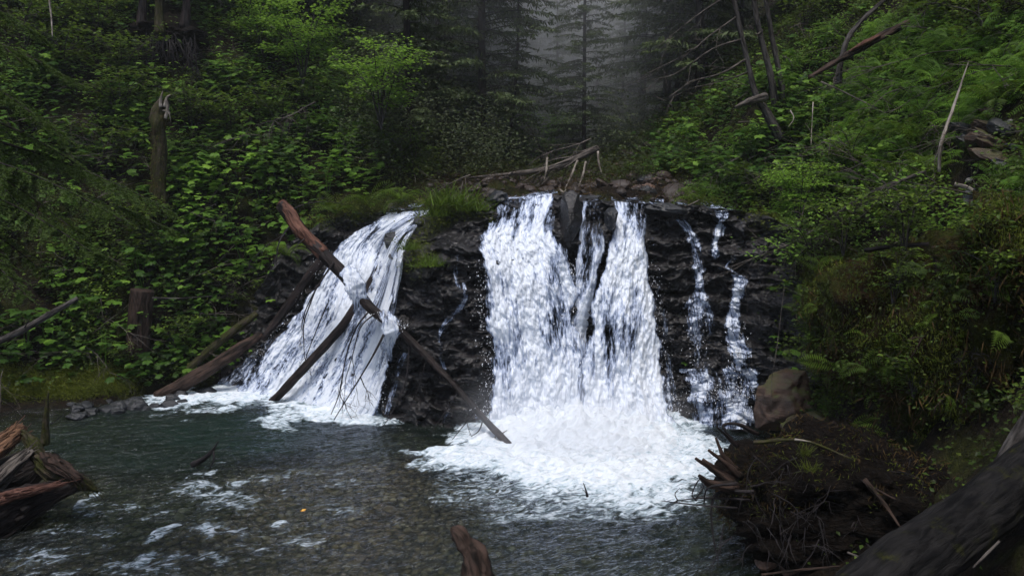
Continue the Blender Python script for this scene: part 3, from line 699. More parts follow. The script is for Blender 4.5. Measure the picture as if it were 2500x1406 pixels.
for k in range(26):
    px = [260,300,345,390,210,170,430,470][k % 8] + random.uniform(-35, 35); py = np.interp(px, [100, 480], [1012, 965]) + random.uniform(-16, 18)
    p = PW(px, py, .02); s1 = random.uniform(.08, .24)
    rock('dark wet stone on the shaded far left shore of the pool', 0, 0, 0, s1, s1, s1 * .55, 'boulder', 40 + k, 'stone', 'dark stones along the far left shore', c=p, name='stone')

# ------------------------------------------------------------------ logs
def PP(L): return np.array([P(*a) for a in L])
def twigs(b, start, d, L, r, lev=2, n=4, curl=.3, droop=.15, seed=None, spread=.6):
    rs = np.random.default_rng(seed if seed is not None else rng.integers(1e9))
    def go(p, d, L, r, lev):
        k = 5; pts = [p]; dd = d / np.linalg.norm(d)
        for i in range(k):
            dd = dd + rs.normal(size=3) * curl * .35 + np.array([0, 0, -droop * .4]); dd /= np.linalg.norm(dd); pts.append(pts[-1] + dd * L / k)
        b.tube(pts, np.linspace(r, max(r * .3, .0025), k + 1), 5 if r > .01 else 4, cap=False, seed=rs.random() * 9)
        if lev > 0:
            for j in range(n):
                i = rs.integers(1, k + 1); q = pts[i]; e = dd + rs.normal(size=3) * spread; go(q, e, L * rs.uniform(.35, .65), r * .5, lev - 1)
    go(np.asarray(start, float), np.asarray(d, float), L, r, lev)

def log(name, label, pts, rad, m, cat='log', n=22, lump=.12, branches=None, bm='twig_dark', group=None, res=8, seed=1.0):
    pts = np.asarray(pts, float)
    e = empty(name, pts[-1], label, cat, group)
    b = MB(); b.tube(pts, rad, n, lump, res=res, seed=seed); b.build('trunk', M[m], e)
    for br in (branches or []):
        b = MB()
        if isinstance(br, dict): twigs(b, **br)
        else:
            q, r = br[0], br[1]; q = np.asarray(q, float)
            b.tube(q, np.linspace(r, r * .35, len(q)), 6, .1, res=5, seed=len(q))
            for (i, dv, L_, lv) in (br[2] if len(br) > 2 else []):
                twigs(b, q[i], dv, L_, r * .45, lv, 4, .35, .25, seed=int(i * 13 + L_ * 100))
        b.build('branch', M[bm], e)
    return e
# main leaning log
Lp = PP([(688,500,15.4),(740,570,15.15),(838,670,14.75),(905,752,14.45),(985,815,14.05),(1100,930,13.5),(1180,1020,13.0),(1248,1092,12.6)])
bd = np.array
log('fallen_log', 'long log leaning across the left waterfall into the foam, red-brown at its top end', Lp, [.125,.130,.120,.100,.075,.053,.055,.064], 'bark_dark', n=24, lump=.10, branches=[
    (PP([(712,548,15.2),(690,575,15.1),(678,605,15.0),(674,640,15.0)]), .022, [(1, bd([-.5,-.1,-.3]), .7, 2), (2, bd([-.1,0,-1]), .7, 2), (3, bd([.2,0,-1]), .5, 1)]),
    (PP([(748,580,15.0),(735,590,14.9),(715,612,14.85),(706,632,14.85)]), .016),
    (PP([(700,520,15.3),(740,500,15.3),(800,492,15.5),(840,500,15.7)]), .014, [(1, bd([.5,0,.2]), .4, 1)]),
    (PP([(815,640,14.7),(775,700,14.55),(745,760,14.5),(735,805,14.5)]), .02, [(2, bd([-.2,0,-1]), .5, 1)]),
    (PP([(905,755,14.4),(870,800,14.3),(845,870,14.3),(828,960,14.25),(808,1012,14.2)]), .02, [(2, bd([-.4,0,-1]), .8, 2), (3, bd([.5,0,-1]), .6, 2)]),
    (PP([(915,765,14.3),(880,800,14.2),(860,870,14.15),(845,920,14.1)]), .016, [(2, bd([.3,0,-1]), .6, 2), (3, bd([-.1,0,-1]), .5, 2)]),
    (PP([(945,800,14.2),(915,860,14.0),(880,920,13.95),(815,1025,13.9)]), .026, [(2, bd([.4,0,-1]), .5, 2)]),
    (PP([(1000,830,14.0),(990,930,13.8),(955,1010,13.6),(935,1040,13.6)]), .014),
    (PP([(1040,880,13.8),(1020,950,13.7),(975,1045,13.6)]), .012),
    (PP([(1120,955,13.4),(1090,1000,13.35),(1050,1060,13.2)]), .016),
    (PP([(1170,1010,13.05),(1140,1030,13.0),(1100,1078,12.9)]), .014, [(1, bd([.2,0,-1]), .35, 1)]),
    (PP([(1180,1020,13.0),(1170,1050,12.9),(1150,1065,12.85)]), .016),
    (PP([(1195,1035,12.9),(1212,1060,12.8),(1200,1080,12.8)]), .012),
    (PP([(1222,1060,12.75),(1238,1050,12.7)]), .016), (PP([(1215,1052,12.75),(1205,1075,12.75)]), .014)])
# red bark slipping off the upper end of the same log: a sleeve that is a part of it
par = [o for o in bpy.data.objects if o.name == 'fallen_log'][0]
b = MB(); b.tube(PP([(686,497,15.4),(712,530,15.27),(740,570,15.14),(790,622,14.94)]), [.10,.135,.137,.128], 26, .24, res=8, seed=4.); b.build('bark', M['bark_red'], par)
# splash over the log where the fall strikes it
log('fallen_log', 'black log under the leaning one, slanting down left into the pool through the left waterfall', PP([(955,615,16.2),(915,675,16.0),(840,790,15.6),(760,880,15.45),(690,955,15.5),(660,985,15.6)]), [.075,.085,.09,.09,.088,.082], 'bark_dark', seed=2., branches=[
    (PP([(775,695,16.2),(758,740,16.0),(742,790,15.9),(742,850,15.8)]), .02, [(2, bd([-.3,0,-1]), .5, 2), (3, bd([.1,0,-1]), .5, 2)]),
    (PP([(800,740,15.9),(775,800,15.8),(748,870,15.7),(742,905,15.6)]), .014, [(2, bd([.3,0,-1]), .4, 1)])])
log('fallen_log', 'thin dark log lying up the rocks along the left edge of the left waterfall', PP([(790,628,16.9),(745,690,16.8),(690,765,16.7),(640,830,16.5)]), [.10,.11,.10,.05], 'bark_dark', seed=3.)
log('fallen_log', 'thick brown decayed log sloping down to the pool left of the left waterfall', PP([(640,815,16.6),(560,868,16.3),(470,925,16.1),(385,972,16.0)]), [.08,.12,.14,.15], 'wood_brown', seed=4., lump=.25)
log('fallen_log', 'mossy thin log lying on the bank above the brown decayed log', PP([(628,765,17.1),(560,815,16.9),(500,865,16.7),(455,905,16.5)]), [.07,.09,.09,.07], 'bark_moss', seed=5.)
log('fallen_log', 'thin grey pole slanting through the bushes at the left edge', PP([(190,728,14.6),(120,768,14.3),(50,808,14.0),(-40,850,13.6)]), [.04,.055,.06,.06], 'bark_grey', seed=6., branches=[(PP([(60,800,14.0),(75,775,14.0)]), .012)])
# snag with pale broken top
YS = float(at_ground(384, 600, 14)[1]) + .1; YT = float(at_ground(338, 880, 13)[1]) + .1
e = empty('broken_snag', P(385, 560, YS), 'tall mossy snag with a pale splintered top standing on the left bank', 'snag')
b = MB(); b.tube(PP([(384,660,YS),(388,560,YS),(388,430,YS),(385,330,YS),(392,270,YS),(398,245,YS)]), [.22,.17,.16,.15,.13,.08], 22, .45, res=8, seed=7.); b.build('trunk', M['bark_moss'], e)
for q in [[(393,262,YS-.14),(392,245,YS-.14),(398,222,YS-.14)],[(402,262,YS-.14),(408,240,YS-.14),(418,232,YS-.2)],[(404,290,YS-.2),(410,262,YS-.2),(406,240,YS-.2)],[(400,270,YS-.14),(412,275,YS-.2),(418,300,YS-.2)]]:
    b = MB(); b.tube(PP(q), [.045,.035,.01], 6, .5, res=4, flat=.4); b.build('splinter', M['wood_pale'], e)
def fuzz(par, pts, r, n, L, mm, seed, nm='moss'):
    rs = np.random.default_rng(seed); q, rr = smooth(pts, np.array(r), 20); i = rs.integers(0, len(q), n); d = rs.normal(size=(n, 3)); d /= np.linalg.norm(d, axis=1)[:, None]
    l_ = L * rs.uniform(.4, 1.4, n); b = MB(); b.inst(NEEDLE, q[i] + d * rr[i][:, None] * .95, rot_dir(d * .5 + [0, 0, -1.] + rs.normal(size=(n, 3)) * .35, d), np.stack([np.full(n, .014), l_, l_], -1), np.clip(.4 + .6 * fbm(q[i] * 2.5 + d, 2), 0, 1)); b.build(nm, M[mm], par, smooth_=False)['kind'] = 'stuff'
fuzz(e, PP([(384,660,YS),(388,560,YS),(388,430,YS),(385,330,YS),(392,285,YS)]), [.21,.17,.16,.15,.13], 5000, .09, 'rust_tuft', 1)
fuzz(e, PP([(384,660,YS),(388,560,YS),(388,430,YS),(385,330,YS)]), [.21,.17,.16,.15], 2500, .07, 'moss_tuft', 2, 'green_moss')
log('tree_stump', 'brown barkless broken trunk standing in the bushes near the left shore', PP([(325,930,YT),(335,860,YT),(341,790,YT),(346,730,YT),(348,708,YT)]), [.25,.245,.24,.24,.235], 'wood_brown', 'stump', seed=8., lump=.05, n=30, branches=[(PP([(372,727,YT-.2),(440,728,YT-.2),(520,722,YT+.2)]), .02)], bm='bark_grey')
log('dead_stick', 'upright mossy stick on the shore behind the splintered logs at the left', PP([(110,1085,12.0),(112,1020,12.0),(118,955,12.0)]), [.07,.045,.015], 'bark_moss', 'stick', n=8, seed=9., branches=[(PP([(125,1035,12.0),(150,1015,12.0),(175,995,12.1)]), .008)])
log('dead_stick', 'forked dark stick poking out of the pool left of the middle', PP([(470,1135,11.6),(500,1118,11.55),(520,1098,11.5),(534,1075,11.5)]), [.05,.04,.025,.006], 'twig_dark', 'stick', n=8, seed=10., branches=[(PP([(520,1098,11.5),(522,1120,11.45),(512,1145,11.4)]), .02)])
log('tree_stump', 'red-brown broken stump rising from the water at the bottom middle', PP([(1182,1470,7.15),(1165,1400,7.3),(1145,1345,7.45),(1118,1302,7.55),(1108,1296,7.6)]), [.17,.125,.10,.075,.03], 'wood_brown', 'stump', lump=.9, n=26, seed=11., branches=[(PP([(1140,1345,7.4),(1158,1360,7.4),(1178,1405,7.3),(1190,1450,7.2)]), .05)], bm='wood_brown')
log('dead_twig', 'tiny dead twig sticking out of the white foam of the plunge pool', PP([(1434,1212,9.9),(1430,1195,9.9),(1424,1178,9.9)]), [.02,.01,.004], 'twig_dark', 'twig', n=6, seed=12., branches=[(PP([(1432,1205,9.9),(1420,1190,9.9)]), .006)])
# splintered log pieces at the left edge
def plank(b, pts, w, th, seed=0, jag=.35):
    """a split piece of log: ragged in outline, fluted along its grain"""
    pts, w = smooth(pts, w, 5); n = len(pts); rs = np.random.default_rng(int(seed * 10)); tg = pts[-1] - pts[0]; tg /= np.linalg.norm(tg)
    a = np.cross(tg, [0, 0, 1.]); a /= np.linalg.norm(a); c = np.cross(a, tg)
    b.tube(pts, w * .8, 20, jag, seed=seed, flat=th)
    for k in range(34):
        ang = rs.uniform(0, 2 * PI); i0 = rs.integers(0, n // 2); i1 = rs.integers(n // 2 + 2, n); off_ = np.cos(ang) * a + np.sin(ang) * c * th
        q = pts[i0:i1] + off_ * (w[i0:i1, None] * rs.uniform(.72, .98)) + rs.normal(size=(i1 - i0, 3)) * .008
        if i1 == n or rs.random() < .5: q = np.vstack([q, q[-1] + tg * rs.uniform(.05, .22) + off_ * rs.uniform(-.03, .06)])
        b.tube(q, np.linspace(rs.uniform(.02, .05), .006, len(q)), 5, .3, seed=seed + k, flat=rs.uniform(.5, 1), tint=rs.random())
e = empty('broken_log', PW(60, 1180, 0), 'shattered log at the left edge, pale orange splintered wood over a dark hollow', 'log')
b = MB(); plank(b, PP([(-120,1200,9.6),(-40,1115,9.9),(20,1070,10.1),(52,1042,10.3)]), [.26,.24,.2,.13], .6, 1.0, .3); b.build('upper_slab', M['wood_orange'], e)
b = MB(); plank(b, PP([(-120,1250,9.3),(-20,1185,9.6),(50,1120,9.8),(80,1098,9.9)]), [.28,.2,.13,.06], .5, 2.0, .5); b.build('lower_slab', M['wood_grey'], e)
b = MB(); plank(b, PP([(-100,1240,10.1),(-20,1190,10.2),(60,1150,10.3),(105,1120,10.4)]), [.5,.5,.42,.3], .7, 3.0, .25); b.build('trunk', M['bark_dark'], e)
e = empty('broken_log', PW(150, 1200, 0), 'mossy forked root lying in front of the shattered log, red-brown wood at its tip', 'log')
b = MB(); plank(b, PP([(52,1050,10.25),(75,1075,10.1),(100,1120,9.95),(135,1155,9.8),(200,1180,9.6),(240,1200,9.6)]), [.045,.07,.09,.13,.1,.02], 1, 4.0, .3); b.build('root', M['bark_moss'], e)
b = MB(); plank(b, PP([(108,1108,9.8),(145,1140,9.65),(196,1170,9.5)]), [.05,.10,.06], .8, 5.0, .4); b.build('bare_wood', M['wood_brown'], e)
e = empty('broken_log', PW(20, 1270, 0), 'long dark log with peeling red-brown wood along its top, lowest at the left edge', 'log')
b = MB(); plank(b, PP([(-150,1330,8.6),(0,1260,9.2),(100,1215,9.5),(190,1185,9.6)]), [.36,.3,.2,.09], 1, 6.0, .15); b.build('trunk', M['bark_dark'], e)
b = MB(); plank(b, PP([(-60,1245,8.9),(20,1212,9.15),(90,1195,9.3),(165,1178,9.4)]), [.05,.10,.09,.03], .5, 7.0, .5); b.build('bare_wood', M['wood_red'], e)
# big log in the lower right
log('fallen_log', 'huge dark weathered log running up out of the lower right corner', PP([(1960,1590,4.4),(2165,1420,4.9),(2345,1285,5.3),(2530,1135,5.8),(2760,930,6.2)]), [.23,.215,.20,.19,.18], 'bark_big', n=48, lump=.14, res=16, seed=13.)
log('fallen_pole', 'dark leaning pole standing above the huge log at the right edge', PP([(2430,1150,6.0),(2470,1090,6.1),(2520,1010,6.2)]), [.05,.06,.06], 'bark_grey', 'pole', seed=14.)
log('dead_stick', 'pale bent stick below the huge log in the lower right corner', PP([(2375,1385,4.6),(2410,1350,4.6),(2440,1320,4.6)]), [.006,.010,.008], 'wood_grey', 'stick', n=7, seed=15.)
log('dead_stick', 'pale short stick lying on the stones by the huge log', PP([(2070,1348,7.6),(2105,1362,7.4)]), [.012,.012], 'wood_grey', 'stick', n=7, seed=16.)
log('dead_stick', 'long thin stick lying over the stones at the bottom edge', PP([(1860,1402,7.6),(1960,1390,7.6),(2050,1382,7.5)]), [.012,.014,.01], 'wood_brown', 'stick', n=7, seed=16.)

# root mass of a toppled tree, lower right
e = empty('root_mass', PW(1900, 1290, 0), 'dark toppled root mass with splintered red roots jutting over the foam at the lower right', 'root mass')
b = MB()
v, f = I4
for (px, py, Y, sx, sy, sz, sd) in [(1890,1190,8.9,.58,.8,.52,1),(2060,1160,8.9,.75,.9,.55,2),(2220,1240,8.3,.65,.8,.55,3),(2000,1300,8.3,.85,.5,.30,4)]:
    r = 1 + .35 * fbm(v * 1.6 + sd * 5, 5) + .08 * fbm(v * 8 + sd, 3)
    b.add(v * r[:, None] * np.array([sx, sy, sz]) + P(px, py, Y), f3=f)
b.build('soil', M['soil_dark'], e)
roots = [([(1790,1170,8.3),(1740,1140,8.3),(1715,1120,8.35)], .055,'wood_brown'),([(1800,1150,8.4),(1765,1110,8.4),(1748,1068,8.4)], .04,'wood_brown'),([(1810,1165,8.3),(1770,1130,8.25),(1730,1098,8.2)], .045,'wood_brown'),
         ([(1800,1190,8.2),(1745,1150,8.2),(1698,1118,8.2)], .05,'wood_brown'),([(1790,1190,8.1),(1735,1180,8.1),(1706,1160,8.1)], .07,'wood_brown'),([(1800,1090,8.5),(1775,1065,8.5),(1750,1042,8.5)], .03,'bark_dark'),
         ([(1850,1060,8.6),(1800,1035,8.6),(1765,1040,8.6),(1790,1075,8.5)], .028,'bark_dark'),([(1840,1200,8.1),(1760,1200,8.1),(1738,1230,8.1),(1740,1300,8.0),(1755,1380,7.9)], .022,'twig_dark'),([(1800,1180,8.0),(1730,1190,8.0),(1718,1230,8.0)], .018,'twig_dark'),
         ([(1830,1220,8.1),(1720,1215,8.1),(1650,1222,8.1)], .016,'twig_dark'),([(1800,1240,8.0),(1700,1232,8.0),(1615,1222,8.0)], .013,'twig_dark'),([(1700,1222,8.1),(1690,1205,8.1),(1708,1170,8.1),(1722,1200,8.1)], .010,'twig_dark'),
         ([(1655,1222,8.1),(1648,1205,8.1),(1660,1190,8.1)], .008,'twig_dark'),([(1700,1215,8.0),(1720,1180,8.0),(1690,1160,8.0)], .008,'twig_dark'),([(2110,1170,8.0),(2160,1230,7.8),(2200,1290,7.6)], .03,'wood_brown'),([(2080,1160,8.1),(2150,1200,7.9),(2230,1240,7.7)], .022,'wood_brown'),
         ([(1840,1080,8.4),(1960,1075,8.3),(2080,1120,8.0)], .025,'bark_moss'),([(1940,1072,8.0),(1980,1078,7.95)], .014,'wood_pale')]
for q, r, mm in roots:
    b = MB(); q = PP(q); b.tube(q, np.linspace(r, r * .3, len(q)), 8, .35, res=6, seed=r * 100); b.build('root', M[mm], e)
b = MB()
for k in range(60):
    px, py = random.uniform(1760, 2250), random.uniform(1100, 1330)
    s0 = P(px, py, np.interp(py, [1080, 1340], [8.3, 7.7]) + .1); twigs(b, s0, bd([random.uniform(-1, .6), -.4, random.uniform(-1, .2)]), random.uniform(.2, .55), .008, 1, 3, .6, .3)
b.build('rootlets', M['twig_dark'], e)['kind'] = 'stuff'

rsurf = np.concatenate([ (v * (1 + .35 * fbm(v * 1.6 + sd * 5, 5) + .08 * fbm(v * 8 + sd, 3))[:, None] * np.array([sx, sy, sz]) + P(px, py, Y))[v[:, 1] < .5] for (px, py, Y, sx, sy, sz, sd) in [(1890,1190,8.9,.58,.8,.52,1),(2060,1160,8.9,.75,.9,.55,2),(2220,1240,8.3,.65,.8,.55,3)]])
rsurf = rsurf[rng.permutation(len(rsurf))]
for cnt0, cnt1, per_, L_, w_, mm, nm in [(0, 1500, 8, .09, .010, 'rust_tuft', 'dead_fronds'), (1500, 2300, 9, .06, .009, 'moss_tuft', 'moss')]:
    pp_ = rsurf[cnt0:cnt1]; pp_ = pp_[(fbm(pp_ * 2, 2) > -.1)]; k = np.repeat(np.arange(len(pp_)), per_); N = len(k); l_ = L_ * rng.uniform(.4, 1.4, N)
    b = MB(); b.inst(NEEDLE, pp_[k] + rng.normal(size=(N, 3)) * .05, rot_dir(rng.normal(size=(N, 3)) * .7 + [-.2, -.2, -.5], rng.normal(size=(N, 3))), np.stack([np.full(N, w_), l_, l_], -1), np.clip(.3 + .5 * fbm(pp_, 3)[k] + rng.normal(size=N) * .15, 0, 1)); b.build(nm, M[mm], e, smooth_=False)['kind'] = 'stuff'
# ------------------------------------------------------------------ vegetation builders
def shrub_meshes(kind, seed, h=1.0, spread=.7, nst=5, nl=260, ls=.08, temp=OVATE, shelf=True, stem_r=.012, tintb=.5, clear=.25):
    """stems and leaves of one bush about its own origin"""
    rs = np.random.default_rng(seed); st = MB(); lf = MB(); tips = []
    for k in range(nst):
        a = rs.uniform(0, 2 * PI); r = spread * rs.uniform(.3, 1); H = h * rs.uniform(.7, 1.05)
        end = np.array([math.cos(a) * r, math.sin(a) * r, H]); mid = end * np.array([.35, .35, .6]) + rs.normal(size=3) * .05
        pts, rr = smooth(np.array([[0, 0, -.15], mid * .5, mid, end]), np.array([stem_r, stem_r * .9, stem_r * .7, stem_r * .3]), 4)
        st.tube(pts, rr, 5, cap=False, seed=k)
        for j in range(5):
            i = rs.integers(int(len(pts) * .35), len(pts)); d = rs.normal(size=3) * np.array([1, 1, .2]) + np.array([0, 0, .15]); d /= np.linalg.norm(d); L = h * rs.uniform(.2, .45)
            q = np.array([pts[i], pts[i] + d * L * .5 + [0, 0, .03], pts[i] + d * L]); st.tube(q, [stem_r * .4, stem_r * .3, stem_r * .15], 4, cap=False)
            tips.append((q[0], q[-1]))
        tips.append((pts[-3], pts[-1]))
    T = len(tips); per = max(1, nl // T); A = np.repeat(np.array([t_[0] for t_ in tips]), per, 0); B = np.repeat(np.array([t_[1] for t_ in tips]), per, 0)
    N = len(A); t_ = rs.random(N)[:, None] ** .7; pos = A + (B - A) * t_ + rs.normal(size=(N, 3)) * np.array([.09, .09, .012]) * h
    nrm = np.array([0, 0, 1.]) + rs.normal(size=(N, 3)) * .26
    ctr = pos[:, :2] - 0; az = np.arctan2(ctr[:, 1], ctr[:, 0]) + rs.normal(size=N) * .9
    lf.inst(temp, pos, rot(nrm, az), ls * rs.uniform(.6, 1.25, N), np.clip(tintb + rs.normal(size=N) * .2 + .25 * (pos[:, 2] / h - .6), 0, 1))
    return st.mesh(kind + '_stem'), lf.mesh(kind + '_foliage', False)
def devil_meshes(seed, n=3, h=.9, ls=.26):
    rs = np.random.default_rng(seed); st = MB(); lf = MB(); P_, N_, A_, Z_ = [], [], [], []
    for k in range(n):
        a = rs.uniform(0, 2 * PI); r = rs.uniform(.05, .45); H = h * rs.uniform(.65, 1.1); top = np.array([math.cos(a) * r, math.sin(a) * r, H])
        st.tube([[0, 0, -.2], top * [.5, .5, .5] + rs.normal(size=3) * .05, top], [.016, .013, .01], 5, res=4, cap=False)
        for j in range(rs.integers(6, 10)):
            b_ = rs.uniform(0, 2 * PI); L = rs.uniform(.12, .38); q = top + np.array([math.cos(b_) * L, math.sin(b_) * L, rs.uniform(-.12, .12)])
            st.tube([top - [0, 0, .05], (top + q) / 2 + [0, 0, .03], q], [.005, .004, .003], 4, cap=False)
            P_.append(q); N_.append(np.array([math.cos(b_) * .2, math.sin(b_) * .2, 1.]) + rs.normal(size=3) * .16); A_.append(b_); Z_.append(ls * rs.uniform(.65, 1.15))
    P_ = np.array(P_); N = len(P_)
    lf.inst(LOBED, P_, rot(np.array(N_), np.array(A_)), np.array(Z_), np.clip(.5 + rs.normal(size=N) * .2, 0, 1))
    return st.mesh('devil_stem'), lf.mesh('devil_foliage', False)
def fern_mesh(seed, n=11, L=.6):
    rs = np.random.default_rng(seed); lf = MB(); az = np.linspace(0, 2 * PI, n, endpoint=False) + rs.normal(size=n) * .2
    lf.inst(FROND, np.zeros((n, 3)), rot(np.array([0, 0, 1.]) + rs.normal(size=(n, 3)) * .25, az), L * rs.uniform(.7, 1.15, n), np.clip(.55 + rs.normal(size=n) * .15, 0, 1))
    return lf.mesh('fern_fronds', False)
def grass_mesh(seed, n=140, L=.35, w=.012, sp=.12):
    rs = np.random.default_rng(seed); lf = MB(); az = rs.uniform(0, 2 * PI, n)
    pos = rs.normal(size=(n, 3)) * [sp, sp, .01]; l_ = L * rs.uniform(.5, 1.2, n)
    lf.inst(BLADE, pos, rot(np.array([0, 0, 1.]) + rs.normal(size=(n, 3)) * .3, az), np.stack([np.full(n, w), l_, l_], -1), np.clip(.6 + rs.normal(size=n) * .2, 0, 1))
    return lf.mesh('grass_blades', False)
def put(me, name, mt, parent=None):
    me.materials.clear(); me.materials.append(mt); o = bpy.data.objects.new(name, me); COL.objects.link(o)
    if parent: o.parent = parent
    return o
def thing2(name, meshes, mats, names, loc, rz, sc, label, cat, group=None):
    e = empty(name, loc, label, cat, group); e.rotation_euler = (0, 0, rz); e.scale = (sc, sc, sc)
    for me, mt, nm in zip(meshes, mats, names):
        if not me.materials: me.materials.append(mt)
        o = bpy.data.objects.new(nm, me); COL.objects.link(o); o.parent = e
    return e

# ---------- undergrowth masses
def scatter(n, x0, x1, y0, y1, wfun):
    """random ground points, kept with probability wfun(px, py, x, y, z)"""
    out = []; tot = 0; it = 0
    while tot < n and it < 60:
        it += 1
        x = rng.uniform(x0, x1, 30000); y = rng.uniform(y0, y1, 30000); zz = ground(x, y)
        p = np.stack([x, y, zz], -1); u, v = proj(p); w_ = wfun(u, v, x, y, zz) * HOLE(u, v) * (zz > .12) * (u > -250) * (u < 2750) * (v > -260) * (v < 1500)
        k = rng.random(len(x)) < w_; out.append(p[k]); tot += k.sum()
    return np.concatenate(out)[:n]
def mass(name, label, pts, hgt, per, temp, size, mt, clump=.25, tintb=.5, flat=.35, lean=(0, -.25), tnoise=.5, sq=1.0):
    """leaves of many small plants growing from pts"""
    N0 = len(pts); hh = hgt * (.4 + .6 * rng.random(N0)) * (.7 + .6 * np.clip(.5 + fbm(pts * .8 + 3, 2), 0, 1))
    k = np.repeat(np.arange(N0), per); N = len(k)
    d = rng.normal(size=(N, 3)) * clump; d[:, 2] *= .45
    p = pts[k] + d; p[:, 2] += hh[k] * (.35 + .65 * rng.random(N))
    nrm = np.array([lean[0], lean[1], 1.]) + rng.normal(size=(N, 3)) * flat
    rowt = fbm(pts * .9 + 40, 3)[k] * tnoise
    ti = np.clip(tintb + rowt + rng.normal(size=N) * .16 + rng.normal(size=N0)[k] * .08, 0, 1)
    b = MB(); sz_ = size * rng.uniform(.6, 1.3, N)
    b.inst(temp, p, rot(nrm, rng.uniform(0, 6.28, N)), np.stack([sz_ * sq, sz_, sz_], -1), ti)
    # short stems that carry them
    return tag(b.build(name, mt, smooth_=False), label, 'undergrowth', kind='stuff')
inside = lambda u, v, a, b_, c, d: (u > a) & (u < b_) & (v > c) & (v < d)
HOLE = lambda u, v: np.where(((u - 410) / 95) ** 2 + ((v - 130) / 110) ** 2 < 1, .03, 1.0) * np.where(((u - 2440) / 150) ** 2 + ((v - 360 + (u - 2440) * .5) / 105) ** 2 < 1, .10, 1.0)
def density(y): return np.clip((16 / np.maximum(y, 6)) ** 1.6, 0.02, 1)
nfree = lambda x, y, z: np.where((x > -4.6) & (x < 4.4) & (z < 4.6) & (y < 21) & (z > 3.3), .0, 1.0)   # keep the creek bed clear
def cl_(x, y, s, th): return sstep(th - .15, th + .15, fbm(n3(x * s, y * s, 6.), 3))
fL = lambda u, v, x, y, z: np.where((v > 905) & (u < 330), .06, 1.0) * density(y) * (x < -2.0) * nfree(x, y, z) * (.04 + .96 * cl_(x, y, .9, .06)) * np.where(inside(u, v, 560, 800, 560, 930), .12, 1.0)
fR = lambda u, v, x, y, z: density(y) * (x > 2.0) * nfree(x, y, z) * (.05 + .95 * cl_(x + 50, y, 1.0, .04)) * np.where((v > 1040) & (u > 1850), .10, 1.0)
mass('undergrowth', 'low small-leaved undergrowth all over the left bank', scatter(9000, -20, -1.5, 13.5, 34, fL), .55, 13, OVATE, .085, M['small'], .17, .38)
mass('undergrowth', 'broad-leaved undergrowth in patches on the left bank', scatter(2500, -16, -3.5, 14, 27, lambda u, v, x, y, z: fL(u, v, x, y, z) * (.12 + cl_(x, y, .6, .05))), .8, 5, LOBED, .21, M['broad'], .2, .38, .22)
mass('undergrowth', 'dark olive undergrowth low on the left bank', scatter(3500, -16, -2, 13.5, 30, fL), .3, 13, OVATE, .07, M['olive'], .16, .3)
mass('undergrowth', 'small-leaved undergrowth over the right bank', scatter(8500, 3, 22, 5, 34, fR), .38, 14, OVATE, .062, M['small'], .14, .40, .4, (-.3, -.3))
mass('undergrowth', 'olive mossy undergrowth over the right bank', scatter(6500, 3, 20, 5, 30, fR), .22, 15, OVATE, .055, M['olive'], .13, .42, .5, (-.3, -.3))
mass('undergrowth', 'broad-leaved undergrowth near the falls on the right bank', scatter(1100, 3.4, 12, 12, 26, lambda u, v, x, y, z: fR(u, v, x, y, z) * (.1 + inside(u, v, 1600, 2050, 200, 480) * 1.0)), .5, 5, LOBED, .20, M['broad'], .2, .42, .22)
mass('undergrowth', 'dim hazy undergrowth up the ravine behind the falls', scatter(6000, -14, 14, 19, 60, lambda u, v, x, y, z: np.clip(25 / y, 0, 1) * inside(u, v, 850, 1800, 0, 520)), .7, 14, OVATE, .10, M['olive'], .3, .15)
mass('undergrowth', 'bright ferns on the upper part of the right slope', scatter(700, 5, 14, 8, 18, lambda u, v, x, y, z: inside(u, v, 2050, 2560, 60, 470) * (.1 + cl_(x, y, 1.2, .0))), .12, 4, FROND, .34, M['bright'], .15, .35, .45, (-.4, -.4))
mass('undergrowth', 'yellow-green leaves on the right slope', scatter(2600, 4, 14, 8, 20, lambda u, v, x, y, z: inside(u, v, 1650, 2560, 60, 640) * cl_(x + 9, y, 1.3, .1)), .3, 9, OVATE, .07, M['bright'], .14, .3, .4, (-.3, -.3))
mass('undergrowth', 'bright lobed leaves on the left bank', scatter(420, -13, -3.5, 14, 24, lambda u, v, x, y, z: (inside(u, v, 400, 720, 400, 700) + .25 * inside(u, v, 0, 900, 200, 900)) * cl_(x, y, 1.1, .05)), .85, 5, LOBED, .24, M['bright'], .22, .3, .2)
mass('undergrowth', 'pale ovate leaves in tiers on the upper left bank', scatter(1500, -18, -3.5, 15, 30, lambda u, v, x, y, z: inside(u, v, -50, 900, -50, 350) * cl_(x + 4, y, 1.1, .05)), 1.0, 9, OVATE, .12, M['broad'], .22, .6, .2)
mass('undergrowth', 'soft misty saplings and boughs filling the ravine behind the falls', scatter(7000, -12, 14, 20, 58, lambda u, v, x, y, z: np.clip(26 / y, 0, 1) * inside(u, v, 860, 1540, 60, 500) * (np.abs(x - 1 - (y - 20) * .1) > 1.5) * (.1 + cl_(x, y, .35, .0))), 2.2, 13, OVATE, .095, M['conifer'], .5, .15, .45)
mass('undergrowth', 'far misty forest canopy closing the top of the ravine', scatter(6000, -26, 30, 50, 108, lambda u, v, x, y, z: inside(u, v, 900, 1800, -250, 330) * 1.0), 5.0, 9, OVATE, .42, M['conifer'], 1.0, .45, .5)
